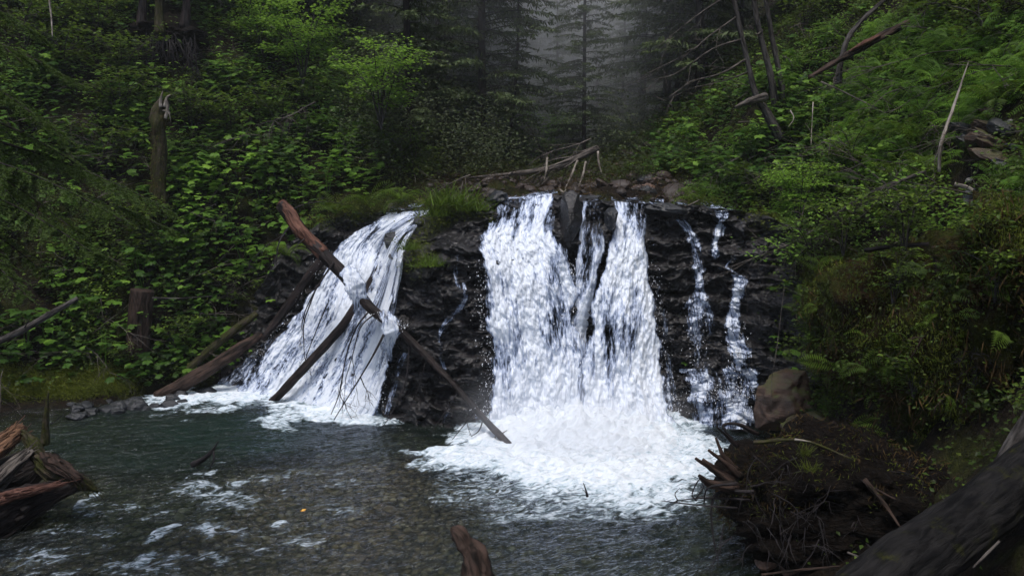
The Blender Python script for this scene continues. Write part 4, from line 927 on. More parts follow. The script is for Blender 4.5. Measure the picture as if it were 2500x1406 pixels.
# moss and rust coloured strands on the right bank
def strands(name, label, pts, per, L, wd, mt, down=.9, clump=.12, tintb=.5):
    k = np.repeat(np.arange(len(pts)), per); N = len(k); p = pts[k] + rng.normal(size=(N, 3)) * clump
    d = rng.normal(size=(N, 3)) * .55 + np.array([-.25, -.35, -down]); l_ = L * rng.uniform(.4, 1.3, N)
    b = MB(); b.inst(NEEDLE, p, rot_dir(d, rng.normal(size=(N, 3))), np.stack([np.full(N, wd), l_, l_], -1), np.clip(tintb + .6 * fbm(pts * .9, 3)[k] + rng.normal(size=N) * .15, 0, 1))
    return tag(b.build(name, mt, smooth_=False), label, 'undergrowth', kind='stuff')

# ---------- mossy overhang on the right bank: soil lip with hanging growth
e = empty('mossy_overhang', P(2200, 1000, 10), 'bulging mossy bank with hanging rusty growth over a dark hollow on the right', 'overhang')
b = MB(); surf = []
for (px, py, Y, sx, sy, sz, sd) in [(2230,760,10.2,1.0,1.0,.95,1),(2400,820,8.9,.8,.9,1.0,2),(2090,720,11.4,.7,.8,.6,3),(2290,930,9.6,.75,.7,.55,4),(2080,850,11.3,.5,.6,.45,5),(2460,640,8.4,.6,.7,.6,6)]:
    r = .95 + .50 * fbm(v * 1.5 + sd * 5, 5) + .10 * fbm(v * 6 + sd, 3)
    q = v * r[:, None] * np.array([sx, sy, sz]) + P(px, py, Y); b.add(q, f3=f)
    surf.append(q[(v[:, 1] < .35)])
b.build('soil', M['moss'], e)
surf = np.concatenate(surf); surf = surf[rng.permutation(len(surf))]
clf = surf[fbm(surf * 1.7 + 9, 3) > .12]; mo = surf[fbm(surf * .9 + 2, 3) > -.15]
def cover(pts, per, temp, size, mt, nm, flat=.5, tb=.5, clump=.07, sq=1.0, down=None):
    k = np.repeat(np.arange(len(pts)), per); N = len(k); p = pts[k] + rng.normal(size=(N, 3)) * clump - [0, .03, 0]
    tn = np.clip(tb + .6 * fbm(pts * 1.1, 3)[k] + rng.normal(size=N) * .15, 0, 1); b = MB(); s1 = size * rng.uniform(.6, 1.3, N)
    R = rot(np.array([-.3, -.5, 1.]) + rng.normal(size=(N, 3)) * flat, rng.uniform(0, 6.28, N)) if down is None else rot_dir(rng.normal(size=(N, 3)) * .45 + [-.15, -.3, -down], rng.normal(size=(N, 3)))
    b.inst(temp, p, R, np.stack([s1 * sq, s1, s1], -1), tn); o = b.build(nm, mt, e, smooth_=False); o['kind'] = 'stuff'; return o
cover(mo[:5200], 16, NEEDLE, .06, M['moss_tuft'], 'moss', tb=.5, down=.7, sq=.16, clump=.05)
cover(surf[2600:3700], 8, NEEDLE, .16, M['rust_tuft'], 'dead_fronds', tb=.45, down=1.0, sq=.09, clump=.08)
cover(clf[:1100], 8, OVATE, .045, M['olive'], 'foliage', tb=.4, clump=.1)
cover(clf[1100:2000], 7, OVATE, .055, M['small'], 'green_foliage', tb=.45, clump=.13)
cover(clf[2000:2420], 1, FROND, .34, M['fern'], 'fern_fronds', tb=.5, clump=.1, flat=.6)

# moss on shore at left, and over the tops near the lip
lp = scatter(1500, -11, -5.5, 13.8, 16.8, lambda u, v, x, y, z: inside(u, v, -50, 330, 900, 975) * 1.0)
if len(lp): strands('moss', 'yellow-green moss on the low shore at the left', lp, 30, .07, .010, M['moss_tuft'], -.6, .08, .75)

# cushions of grass and fern along the lip tops
lipveg = []
for (px, py, Y, n_) in [(900,505,17.6,22),(980,495,17.2,16),(1080,500,15.7,26),(1130,510,15.4,26),(1160,540,15.2,12),(1060,545,15.1,12),(860,520,17.5,12),(780,545,17.5,10),(1010,600,14.6,6),(1045,640,14.15,10),(1700,500,15.9,14),(1850,530,15.2,10),(820,500,17.8,12)]:
    for _ in range(n_): lipveg.append(P(px + random.uniform(-45, 45), py + random.uniform(-8, 20), Y + random.uniform(-.15, .5)))
lipveg = np.array(lipveg)
mass('undergrowth', 'mossy mix of small leaves on the rock tops along the lip', lipveg, .12, 40, OVATE, .045, M['olive'], .13, .6, .6)
strands('moss', 'moss hanging over the edge of the rock tops along the lip', lipveg, 60, .09, .008, M['moss_tuft'], .5, .14)

N = 2600; x = rng.uniform(-3.6, 4.4, N); y = rng.uniform(16.2, 32, N); x = np.where(y > 19, 1.0 + (y - 19) * .18 + rng.normal(size=N) * 1.3, x); s_ = .03 + rng.gamma(1.5, .05, N) * (y / 20); s_ = np.minimum(s_, .34)
b = MB(); b.inst(STONE, np.stack([x, y, ground(x, y) + s_ * .1], -1), rot(np.tile([[0, 0, 1.]], (N, 1)) + rng.normal(size=(N, 3)) * .35, rng.uniform(0, 6.28, N)), np.stack([s_, s_ * rng.uniform(.6, 1, N), s_ * rng.uniform(.3, .7, N)], -1), rng.random(N) * .6)
tag(b.build('gravel', M['creek_stone'], smooth_=False), 'brown rubble filling the creek bed above the falls', 'gravel', kind='stuff')
lit = scatter(1500, -4.2, 5, 15.8, 27, lambda u, v, x, y, z: inside(u, v, 1000, 1750, 380, 520) * 1.0)
if len(lit): strands('undergrowth', 'dead twigs and brown litter along the creek above the falls', lit, 7, .30, .012, M['rust_tuft'], -.1, .15, .35)
# ---------- individual plants
G1 = [grass_mesh(s, 170, .34, .012, .13) for s in (1, 2)]; G2 = [grass_mesh(s, 60, .26, .010, .05) for s in (3, 4)]
FE = [fern_mesh(s) for s in (1, 2, 3)]
DV = [devil_meshes(s) for s in range(4)]
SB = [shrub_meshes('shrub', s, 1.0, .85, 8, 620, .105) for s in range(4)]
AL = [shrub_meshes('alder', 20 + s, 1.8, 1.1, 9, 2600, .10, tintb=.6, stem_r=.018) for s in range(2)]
def grass(label, px, py, Y, s=1.0, k=0): thing2('grass_tuft', [(G1 if py < 900 else G2)[k]], [M['fern'] if py < 900 else M['olive']], ['blades'], P(px, py, Y), random.uniform(0, 6), s, label, 'grass tuft')
grass('bright green grass tuft on top of the rock left of the main waterfall', 1110, 500, 15.2, 1.7, 0)
grass('second grass tuft on the buttress top, nearer the main waterfall', 1155, 515, 15.2, 1.3, 1)
grass('low grass tuft at the left end of the buttress top', 1068, 528, 15.2, 1.0, 0)
grass('grass tuft growing halfway down the dark buttress', 1046, 650, 13.9, 1.0, 1)
grass('small grass tuft just under the edge of the buttress top', 1000, 610, 14.4, .75, 0)
grass('thin grass tuft on the root mass in the lower right', 1975, 1150, 7.9, .8, 1)
grass('spiky grass tuft lower on the root mass', 1965, 1110, 8.0, .7, 0)
def fern(label, px, py, Y, s=1.0, k=0): thing2('fern', [FE[k]], [M['fern']], ['fronds'], P(px, py, Y), random.uniform(0, 6), s, label, 'fern')
for k, (l, px, py, Y, s) in enumerate([('fern on the bank top above the middle of the left waterfall', 900, 500, 17.6, 1.2), ('fern in the green bank top right of the left waterfall lip', 985, 490, 17.2, 1.1), ('fern beside the bright grass on the buttress top', 1060, 495, 15.8, .9),
    ('olive fern left of the lip of the left waterfall', 820, 520, 17.6, 1.1), ('fern drooping over the dark bank below the red-brown log end', 700, 620, 17.2, 1.0), ('fern at the edge of the right bank above the thin cascade', 1700, 490, 15.9, .9),
    ('bright fern clump on the upper right slope left of the pale bent branch', 2230, 340, 12.4, 1.1), ('fern lower on the upper right slope under the pale bent branch', 2260, 420, 11.6, 1.0), ('fern at the top right beside the forest edge', 2380, 200, 12.2, 1.2),
    ('fern on the shore hollow below the mossy overhang', 2070, 1065, 9.6, .7), ('fern high on the slope at the right edge', 2440, 250, 11.0, 1.0)]):
    fern(l, px, py, Y, s, k % 3)
def place(protos, name, mats, names, label, px, py, s, k, cat, Y=None, group=None):
    p = at_ground(px, py) if Y is None else P(px, py, Y)
    thing2(name, protos[k % len(protos)], mats, names, p, random.uniform(0, 6.28), s, label, cat, group)
DM = ([M['broad'], M['broad']])
for k, (l, px, py, s) in enumerate([
    ('broad-leaved bush with bright lobed leaves just above the lip on the right bank', 1720, 450, 1.0),
    ('broad-leaved bush second from the lip on the right bank', 1790, 430, 1.05),
    ('broad-leaved bush in the middle of the bright patch right of the lip', 1850, 420, 1.0),
    ('broad-leaved bush at the upper end of the bright patch right of the lip', 1900, 390, .9),
    ('low broad-leaved bush hanging over the top of the thin cascade', 1760, 480, .9),
    ('broad-leaved bush at the foot of the leaning grey trunk on the right', 1880, 270, .9),
    ('broad-leaved bush right of the leaning grey trunk', 1940, 290, 1.0),
    ('broad-leaved bush under the roots right of the grey trunks', 2050, 310, .8),
    ('small broad-leaved bush below the split red log', 2010, 150, .9),
    ('pale broad-leaved bush in the hazy upper part of the right slope', 1970, 215, .9),
    ('dim broad-leaved bush beside the creek upstream on the right', 1690, 400, .9),
    ('light green broad-leaved bush left of the upper end of the leaning log', 640, 540, 1.0),
    ('broad-leaved bush above the upper end of the leaning log', 650, 470, 1.0),
    ('broad-leaved bush two bushes left of the leaning log', 560, 560, 1.1),
    ('bright broad-leaved bush high above the leaning log', 520, 470, .9),
    ('broad-leaved bush in the shade under the leaning log end', 600, 650, 1.0),
    ('broad-leaved bush right of the brown barkless trunk', 440, 690, 1.0),
    ('broad-leaved bush left of the brown barkless trunk', 235, 800, 1.0),
    ('broad-leaved bush above the brown barkless trunk', 350, 700, .9),
    ('low broad-leaved bush beside the left shore', 260, 920, .9),
    ('dark broad-leaved bush at the left edge above the shore', 70, 880, 1.1),
    ('broad-leaved bush below the grey pole at the left', 130, 850, 1.0),
    ('broad-leaved bush between the snag and the leaning log', 480, 620, 1.0),
    ('broad-leaved bush behind the left waterfall bank, under the dark hollow', 830, 420, 1.0),
    ('broad-leaved bush lying against the dark cliff above the left lip', 800, 470, .9),
    ('broad-leaved bush at the foot of the pale-topped snag', 400, 560, 1.0)]):
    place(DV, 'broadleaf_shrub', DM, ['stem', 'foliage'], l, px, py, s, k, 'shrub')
SM = [M['bark_grey'], M['small']]
for k, (l, px, py, s) in enumerate([
    ('small-leaved shrub at the top left corner', 60, 120, 1.5), ('small-leaved shrub below the pale stems at the top left', 160, 200, 1.5), ('small-leaved shrub at the top left beside the dark trunks', 240, 110, 1.5),
    ('pale-leaved shrub left of the dark hollow under the roots', 290, 210, 1.4), ('small-leaved shrub just left of the pale-topped snag', 290, 300, 1.3), ('small-leaved shrub right of the pale-topped snag', 470, 330, 1.3),
    ('shrub left of the foot of the snag', 260, 420, 1.3), ('dim shrub in the middle of the left bank', 560, 350, 1.3), ('shrub behind the bare grey branch on the left bank', 690, 330, 1.3),
    ('shrub over the top of the left bank beside the misty wood', 640, 160, 1.6), ('shrub under the bright maple on the left bank', 840, 330, 1.3), ('shrub at the right end of the left bank above the lip', 1010, 420, 1.2),
    ('shrub low on the left shore beside the brown decayed log', 440, 870, .9), ('shrub over the mossy thin log', 560, 760, 1.0),
    ('low shrub at the foot of the brown barkless trunk', 300, 900, .6), ('shrub crowding the lower half of the pale-topped snag', 400, 590, 1.1), ('shrub across the foot of the pale-topped snag', 370, 625, 1.1), ('shrub in the dip between the snag and the brown barkless trunk', 420, 660, 1.0),
    ('small shrub on the right slope above the mossy overhang', 2120, 560, .9), ('shrub overhanging the thin cascades from the right bank', 1880, 560, 1.1), ('shrub in the middle of the right slope', 2080, 450, 1.0),
    ('shrub on the right slope under the pale bent branch', 2200, 520, .9), ('shrub near the right edge above the rocks', 2420, 130, 1.2), ('shrub at the top right corner', 2300, 60, 1.3), ('shrub on the crest left of the split red log', 1960, 90, 1.4),
    ('shrub right of the rust-brown rock block', 2030, 930, .8), ('bright little shrub hanging over the right cascade', 1850, 500, .9), ('shrub on the right slope left of the fallen sticks', 2000, 520, .9)]):
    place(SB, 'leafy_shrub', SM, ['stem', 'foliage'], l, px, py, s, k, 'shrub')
for k, (l, px, py, Y, s) in enumerate([('bush drooping over the left shoulder of the mossy overhang', 1990, 660, 11.6, .75), ('bush on the top left corner of the mossy overhang', 2060, 610, 11.2, .8), ('bush halfway down the left edge of the mossy overhang', 1985, 790, 11.4, .7), ('bush low on the left edge of the mossy overhang above the rust-brown rock', 2010, 880, 11.2, .7),
    ('bush in the middle of the mossy overhang', 2180, 730, 9.3, .6), ('bush on top of the mossy overhang near the dark crossing branch', 2210, 600, 9.6, .8), ('bush right of the twisted brown stem', 2430, 720, 7.9, .6), ('bush under the pale arched twig at the right edge', 2400, 640, 8.2, .6), ('bush at the lower edge of the mossy overhang', 2230, 960, 8.9, .55)]):
    place(SB, 'leafy_shrub', SM if k % 2 else [M['bark_grey'], M['olive']], ['stem', 'foliage'], l, px, py, s, k, 'shrub', Y)
AM = [M['bark_grey'], M['bright']]
for k, (l, px, py, Y, s) in enumerate([
    ('bright yellow-green maple reaching out from the left bank against the misty wood', 930, 300, 19.5, 1.1), ('bright maple left of the reaching one, at the top of the left bank', 740, 190, 21.5, 1.15), ('second bright young maple high on the left bank near the top edge', 640, 120, 22.5, 1.0),
    ('hazy green sapling standing in the ravine behind the lip', 1340, 460, 27, 1.7), ('leafy alder spreading over the right cascades', 1950, 560, 13.4, .65)]):
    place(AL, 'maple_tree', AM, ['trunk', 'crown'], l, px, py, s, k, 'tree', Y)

# ---------- conifers
def conifer_meshes(seed, H=17, Lmax=2.6, low=2.5, dead=3.5):
    rs = np.random.default_rng(seed); tr = MB(); cr = MB(); db = MB()
    bend = rs.normal(size=2) * .25
    hs = np.linspace(-.5, H, 14); ax = lambda h_: np.array([bend[0] * math.sin(h_ / H * 2.2), bend[1] * math.sin(h_ / H * 2.2), h_])
    tr.tube([ax(h_) for h_ in hs], np.linspace(.15, .03, 14) * (1 + .4 * np.exp(-np.maximum(hs, 0) * 1.5)), 12, .1, res=3)
    h_ = low; P_, D_, L_, W_, T_ = [], [], [], [], []
    while h_ < H - .3:
        h_ += rs.uniform(.05, .13); a = rs.uniform(0, 2 * PI); L = Lmax * (1 - (h_ / H)) ** .75 * rs.uniform(.7, 1.1) + .25
        d0 = np.array([math.cos(a), math.sin(a), 0.]); k = 9; p = ax(h_); pts = [p]
        for i in range(k):
            t_ = i / k; dd = d0 + np.array([0, 0, .25 - .75 * t_ + (.35 if t_ > .8 else 0)]); dd /= np.linalg.norm(dd); p = p + dd * L / k; pts.append(p)
        pts = np.array(pts)
        tr.tube(pts, np.linspace(.022, .006, k + 1), 4, cap=False)
        side = np.array([-d0[1], d0[0], 0])
        m = int(16 + L * 22); t_ = rs.random(m) ** .8 * .98 + .02; q = t_ * k; i = np.minimum(q.astype(int), k - 1); base = pts[i] + (pts[i + 1] - pts[i]) * (q - i)[:, None]
        sg = rs.choice([-1, 1], m)[:, None]; wl = (.14 + .34 * L * .32 * np.sin(PI * np.clip(t_ * .85 + .12, 0, 1)))[:, None] * rs.uniform(.6, 1.1, (m, 1))
        dr = side * sg * 1.0 + d0 * .75 + np.array([0, 0, -.25]) + rs.normal(size=(m, 3)) * .18; dr /= np.linalg.norm(dr, axis=1)[:, None]
        for s_ in range(3):
            st = base + dr * wl * s_ / 3; d2 = dr + rs.normal(size=(m, 3)) * .45 + np.array([0, 0, -.35]); P_.append(st); D_.append(d2); L_.append(wl[:, 0] * rs.uniform(.45, .7, m)); W_.append(rs.uniform(.035, .075, m)); T_.append(np.clip(.35 + .4 * t_ + rs.normal(size=m) * .15, 0, 1))
    P_, D_, L_, W_, T_ = [np.concatenate(q) for q in (P_, D_, L_, W_, T_)]
    N = len(P_); up_ = np.array([0, 0, 1.]) + rs.normal(size=(N, 3)) * .5
    cr.inst(NEEDLE, P_, rot_dir(D_, up_), np.stack([W_, L_, L_], -1), T_)
    h_ = .6
    while h_ < low + dead:
        h_ += rs.uniform(.12, .3); a = rs.uniform(0, 2 * PI); twigs(db, ax(h_), np.array([math.cos(a), math.sin(a), -.1]), rs.uniform(.8, 2.0), .014, 2, 4, .35, .25, seed=int(rs.integers(1e6)))
    return tr.mesh('conifer_trunk'), cr.mesh('conifer_crown', False), db.mesh('conifer_dead_branches')
CF = [conifer_meshes(1, 17, 2.8, 1.0, 2.5), conifer_meshes(2, 20, 3.2, 2.0, 3), conifer_meshes(3, 13, 2.5, .6, 2), conifer_meshes(4, 9, 2.0, .4, .5)]
CM = [M['bark_dark'], M['conifer'], M['bark_grey']]; CN = ['trunk', 'crown', 'dead_branch']
def conifer(x, y, k, s, label, group=None, rz=None, name='conifer_tree', zoff=-.2, tilt=(0, 0)):
    zz = float(ground(np.array(x), np.array(y))) + zoff
    e = thing2(name, CF[k], CM, CN, (x, y, zz), random.uniform(0, 6.28) if rz is None else rz, s, label, 'tree', group)
    e.rotation_euler[0] = tilt[0]; e.rotation_euler[1] = tilt[1]; return e
def XP(px, Y): return (px - CX) / F * Y / 1.0
for (px, Y, k, s, l) in [(1180,24,1,.9,'conifer with long drooping mossy boughs at the left side of the misty gap'),(1090,27,0,1.0,'tall conifer behind the drooping one, left of the misty gap'),(1240,34,2,1.2,'small dim conifer in the ravine left of the hazy sapling'),
        (1400,38,3,1.4,'hazy young conifer in the middle of the ravine'),(1560,30,3,1.0,'small conifer above the creek bed right of the sapling'),(1620,26,1,.9,'dark conifer with dead lower boughs right of the misty gap'),(1700,24,0,1.0,'dark conifer left of the grey leaning trunks'),
        (1500,45,2,1.5,'faint conifer far up the ravine right of the glow'),(1330,52,0,1.1,'faint conifer far up the ravine under the glow'),(1010,22.5,3,1.0,'short conifer behind the bright maple'),(760,26,0,1.0,'dark conifer at the top of the left bank'),(560,27,1,.9,'conifer behind the bright young maple at the top of the left bank')]:
    conifer(XP(px, Y), Y, k, s, l)
rs = np.random.default_rng(8)
for Y in [26, 30, 34, 39, 44, 50, 57, 65, 74, 84]:
    for px in np.arange(860, 1800, 2600 / Y * (1.9 if Y < 50 else 1.3)):
        p_ = px + rs.uniform(-30, 30); conifer(XP(p_, Y), Y + rs.uniform(-2, 2), int(rs.integers(0, 4)), rs.uniform(.45, .8) * (1 if Y < 50 else 1.5), 'dim hazy conifer in the crowded wood up the ravine', 'hazy conifers crowding the ravine behind the falls')
for (x, y, k, s) in [(-9.5,24,0,1),(-7.5,26,1,1),(-12,25,2,1.2),(-15,23,0,1),(-18,20,1,1),(-21,16,0,1),(-13,28,1,1),(-5,31,0,1.1),(-10,31,0,1.1),(-16,12,1,.9),(-15,7,0,.9)]:
    conifer(x, y, k, s, 'dark conifer on the crest of the left bank', 'conifers along the crest of the left bank')
for (x, y, k, s) in [(9,24,0,1),(12,21,1,1),(11,27,1,1),(14,17,0,1),(8,28,0,1),(16,13,1,1),(13,9,0,.9),(17,22,0,1.1),(14,5,1,.9)]:
    conifer(x, y, k, s, 'dark conifer on the crest of the right slope', 'conifers along the crest of the right slope')

for (x, y, k, s) in [(9.2,6.2,0,.95),(8.2,2.2,1,1),(10.5,-1.5,0,1),(4.5,-5.5,1,1),(-1,-6.5,0,1),(-6,-5,1,1)]:  # wood carries on out of view; these conifers added to darken the foreground
    conifer(x, y, k, s, 'unseen conifer added near the viewpoint to shade the foreground', 'unseen conifers added around the viewpoint for shade')
# bare trunks on the right slope and at top left
def bare_tree(label, pts, rad, m, brs, cat='tree', name='bare_tree', bm='wood_grey'):
    pts = PP(pts); e = empty(name, pts[0], label, cat); b = MB(); b.tube(pts, rad, 14, .12, res=8); b.build('trunk', M[m], e)
    for q, r in brs:
        b = MB(); q = PP(q); b.tube(q, np.linspace(r, r * .25, len(q)), 6, .1, res=5)
        for i in range(1, len(q)):
            dv = q[i] - q[i - 1]; twigs(b, q[i] * .6 + q[i - 1] * .4, dv + rng.normal(size=3) * np.linalg.norm(dv) * .4, np.linalg.norm(dv) * .8, r * .35, 1, 4, .3, .15)
        b.build('branch', M[bm], e)
    return e
bare_tree('grey leaning trunk with long bare branches, leftmost of the three on the right slope', [(1905,340,17.2),(1872,275,17.2),(1845,230,17.2),(1820,130,17.2),(1800,40,17.2),(1785,-60,17.2),(1770,-400,17.2)], [.13,.09,.065,.055,.05,.045,.03], 'bark_grey',
    [([(1822,145,17.2),(1760,180,17),(1690,200,16.8),(1630,240,16.6)], .03), ([(1815,95,17.2),(1740,120,17),(1650,180,16.8),(1590,195,16.8)], .025), ([(1830,175,17.2),(1760,200,17.1),(1660,220,17)], .02), ([(1800,40,17.2),(1730,90,17),(1680,130,16.8),(1560,190,16.8)], .022), ([(1790,-20,17.2),(1700,40,17),(1600,120,16.8)], .025)])
bare_tree('mottled grey trunk in the middle of the three on the right slope', [(1915,345,18),(1898,280,18),(1880,180,18),(1855,80,18),(1840,0,18),(1825,-100,18),(1810,-400,18)], [.13,.09,.07,.062,.058,.055,.04], 'bark_grey', [([(1862,75,18),(1845,85,17.8),(1838,65,17.7)], .02)])
bare_tree('mottled dark trunk, rightmost of the three on the right slope', [(1935,340,18.3),(1922,270,18.3),(1905,190,18.3),(1885,90,18.3),(1870,0,18.3),(1850,-120,18.3),(1830,-400,18.3)], [.12,.085,.062,.055,.05,.048,.035], 'bark_grey', [])
bare_tree('curved bare trunk rising over the split red log on the right slope', [(2046,205,15.6),(2050,165,15.6),(2070,95,15.7),(2110,45,15.8),(2160,0,16),(2240,-70,16.2)], [.08,.055,.05,.045,.04,.035], 'bark_grey', [([(2052,175,15.6),(2035,195,15.4),(2042,225,15.4)], .02)])
bare_tree('thin pale bent dead branch standing on the upper right slope', [(2292,420,10.6),(2298,350,10.6),(2325,270,10.8),(2345,210,10.9),(2365,150,11)], [.022,.024,.02,.014,.006], 'wood_pale', [([(2298,350,10.6),(2285,385,10.5),(2275,425,10.5)], .008)], 'branch', 'dead_branch')
bare_tree('dark trunk on the undercut bank at the top left, leftmost of three', [(345,75,21.3),(348,20,21.3),(352,-60,21.3),(350,-300,21.3)], [.16,.11,.10,.08], 'bark_dark', [])
bare_tree('pale-streaked trunk between two dark ones at the top left', [(392,85,21.0),(388,20,21.0),(392,-60,21.0),(395,-300,21.0)], [.15,.10,.09,.08], 'bark_moss', [])
bare_tree('dark trunk on the undercut bank at the top left, rightmost of three', [(452,70,21.5),(455,10,21.5),(450,-60,21.5),(450,-300,21.5)], [.16,.10,.09,.08], 'bark_dark', [])
e = empty('root_mass', P(405, 120, 21.2), 'dark tangle of roots and soil under the three trunks at the top left', 'root mass')
b = MB()
for (px, py, Y, sx, sy, sz, sd) in [(370,85,21.6,.6,.6,.3,1),(440,95,21.7,.7,.6,.35,2)]: b.add(v * (1 + .4 * fbm(v * 1.6 + sd * 5, 5))[:, None] * np.array([sx, sy, sz]) + P(px, py, Y), f3=f)
b.build('soil', M['soil_dark'], e); b = MB()
for k in range(70): twigs(b, P(random.uniform(325, 485), random.uniform(80, 120), 21.0), bd([random.uniform(-.5, .5), -.2, -1]), random.uniform(.3, 1.0), .014, 1, 3, .4, .3)
b.build('rootlets', M['twig_dark'], e)['kind'] = 'stuff'
for k in range(16):
    py = random.uniform(375, 475); px = 1540 + (425 - py) * -.1 + random.uniform(-85, 60); p = at_ground(px, py, 16); s1 = random.uniform(.14, .34) * (p[1] / 22)
    rock('grey-brown boulder in the stepped creek bed above the falls', 0, 0, 0, s1, s1, s1 * .55, 'rock_brown' if k % 3 else 'boulder', 80 + k, 'boulder', 'boulders in the creek bed above the falls', c=p)
for k, (px, py, s1, l) in enumerate([(2400,265,.14,'pale fist-sized stone highest in the bare rocky patch at the right edge'),(2470,300,.16,'pale stone at the right edge inside the bare rocky patch'),(2450,370,.10,'small pale stone in the middle of the bare rocky patch at the right'),(2370,440,.12,'small pale stone lowest in the bare rocky patch at the right')]):
    p = at_ground(px, py, 5); rock(l, 0, 0, 0, s1 * .6, s1 * .5, s1 * .3, 'pale', 110 + k, 'stone', 'pale stones on the right slope', c=p, name='stone')
for k in range(14):
    a_ = random.uniform(0, 6.28); px = 2430 + 110 * math.cos(a_) * random.random(); py = 360 + 90 * math.sin(a_) * random.random(); p = at_ground(px, py, 5); s1 = random.uniform(.12, .3)
    rock('dark angular rock in the bare patch at the right edge', 0, 0, 0, s1 * 1.4, s1, s1 * .5, 'rock_red' if k % 2 else 'boulder', 130 + k, 'rock', 'dark rocks of the bare patch at the right edge', c=p, name='rock', tilt=-.4)
log('fallen_log', 'split fallen log with bare red wood lying on the upper right slope', PP([(1975,190,15.3),(2040,152,15.4),(2110,112,15.4),(2180,75,15.5),(2260,35,15.6),(2350,-15,15.8)]), [.03,.055,.07,.075,.08,.08], 'wood_brown', seed=21., lump=.3)
b = MB(); b.tube(PP([(2072,127,15.32),(2110,106,15.31),(2150,86,15.36)]), [.02,.062,.025], 10, .4, res=6, seed=3., flat=.8); b.build('bare_wood', M['wood_red'], [o for o in bpy.data.objects if o.get('label', '').startswith('split fallen log')][0])
log('fallen_log', 'short pale root end sticking out left of the leaning grey trunk', PP([(1795,262,16.8),(1830,248,16.9),(1870,236,17.0)]), [.03,.07,.09], 'wood_grey', seed=22., lump=.3)
for k, (l, q, r, m_) in enumerate([('thin dark branch crossing the middle of the mossy right bank', [(2110,612,9.9),(2200,600,9.7),(2330,592,9.3),(2430,575,8.9),(2530,545,8.6)], .03, 'bark_dark'),
    ('pale arched twig at the right edge over the mossy bank', [(2320,628,9.0),(2370,630,8.9),(2410,648,8.8)], .012, 'wood_grey'),
    ('twisted brown dead stem hanging down the mossy right bank', [(2290,600,8.9),(2300,700,8.8),(2320,800,8.7),(2360,880,8.6),(2420,960,8.4)], .07, 'wood_brown'),
    ('thin dark hanging stem left of the twisted brown one', [(2250,700,9.0),(2258,800,8.9),(2272,880,8.8)], .012, 'twig_dark'),
    ('thin dark hanging stem right of the twisted brown one', [(2370,680,8.4),(2400,780,8.3),(2430,870,8.2)], .015, 'twig_dark'),
    ('drooping thin bare shoot over the rust-brown rock block', [(1915,700,12.4),(1895,860,12.3),(1885,920,12.3),(1882,1010,12.3)], .008, 'wood_grey'),
    ('pale log tip among the sunlit rocks at the right edge', [(2330,450,10.1),(2370,462,10),(2385,478,10)], .03, 'wood_pale'),
    ('pale arched root above the dark hole on the right slope', [(2005,200,15.2),(2060,225,14.8),(2110,250,14.4),(2140,265,14.2)], .014, 'wood_grey'),
    ('bent pale stem standing left of the snag roots on the right slope', [(1930,270,15.4),(1938,290,15.3),(1925,310,15.3)], .012, 'wood_pale'),
    ('upright pale stem in the middle of the right slope', [(1985,250,15.2),(1982,310,15.0),(1980,355,14.8)], .010, 'wood_pale'),
    ('thin pale stems at the top left among the shrubs', [(118,-20,16.6),(125,40,16.5),(128,92,16.4)], .022, 'wood_pale'),
    ('bleached stick on the bank right of the lip', [(1650,510,15.3),(1680,502,15.2),(1708,488,15.2)], .02, 'wood_grey'),
    ('grey dead branch fanning out on the left bank above the lip', [(770,250,18.2),(745,262,18.0),(715,280,17.8),(670,295,17.6)], .018, 'wood_grey')]):
    e = empty('dead_branch', PP(q)[0], l, 'branch'); b = MB(); b.tube(PP(q), np.linspace(r, r * .5, len(q)), 8, .25, res=6, seed=k); b.build('stem', M[m_], e)
    if k in (0, 2, 4, 12):
        b = MB()
        for j in range(9 if k != 12 else 14):
            i = random.randrange(1, len(q)); pq = PP(q); twigs(b, pq[i], bd([random.uniform(-.8, .5), random.uniform(-.4, .2), random.uniform(-.8, .3)]), .45, r * .3, 2, 3, .4, .3)
        b.build('twigs', M[m_], e)
# long leafy branch from the right over the cascades
e = empty('alder_branch', P(2250, 420, 10.5), 'long pale alder branch with yellow-green leaves reaching over the cascades from the right', 'branch')
q = PP([(2260,420,10.8),(2150,460,11.2),(2060,510,11.6),(1990,560,12),(1920,600,12.3),(1840,630,12.7),(1770,655,13)]); b = MB(); b.tube(q, [.03,.026,.022,.018,.014,.009,.004], 7, .1, res=6)
for i in range(1, 6):
    for j in range(4): twigs(b, q[i], (q[i + 1] - q[i]) + rng.normal(size=3) * .4 + [0, 0, -.1], .7, .007, 1, 3, .3, .1)
b.build('stem', M['wood_grey'], e)
qs, _ = smooth(q, np.zeros(len(q)), 30); N = 520; i = (rng.random(N) ** 1.1 * len(qs) * .8).astype(int); p = qs[i] + rng.normal(size=(N, 3)) * [.22, .2, .12]
b = MB(); b.inst(OVATE, p, rot(np.array([0, -.4, 1.]) + rng.normal(size=(N, 3)) * .4, rng.uniform(0, 6.28, N)), .075 * rng.uniform(.6, 1.2, N), np.clip(.75 + rng.normal(size=N) * .15, 0, 1)); b.build('foliage', M['broad'], e, smooth_=False)
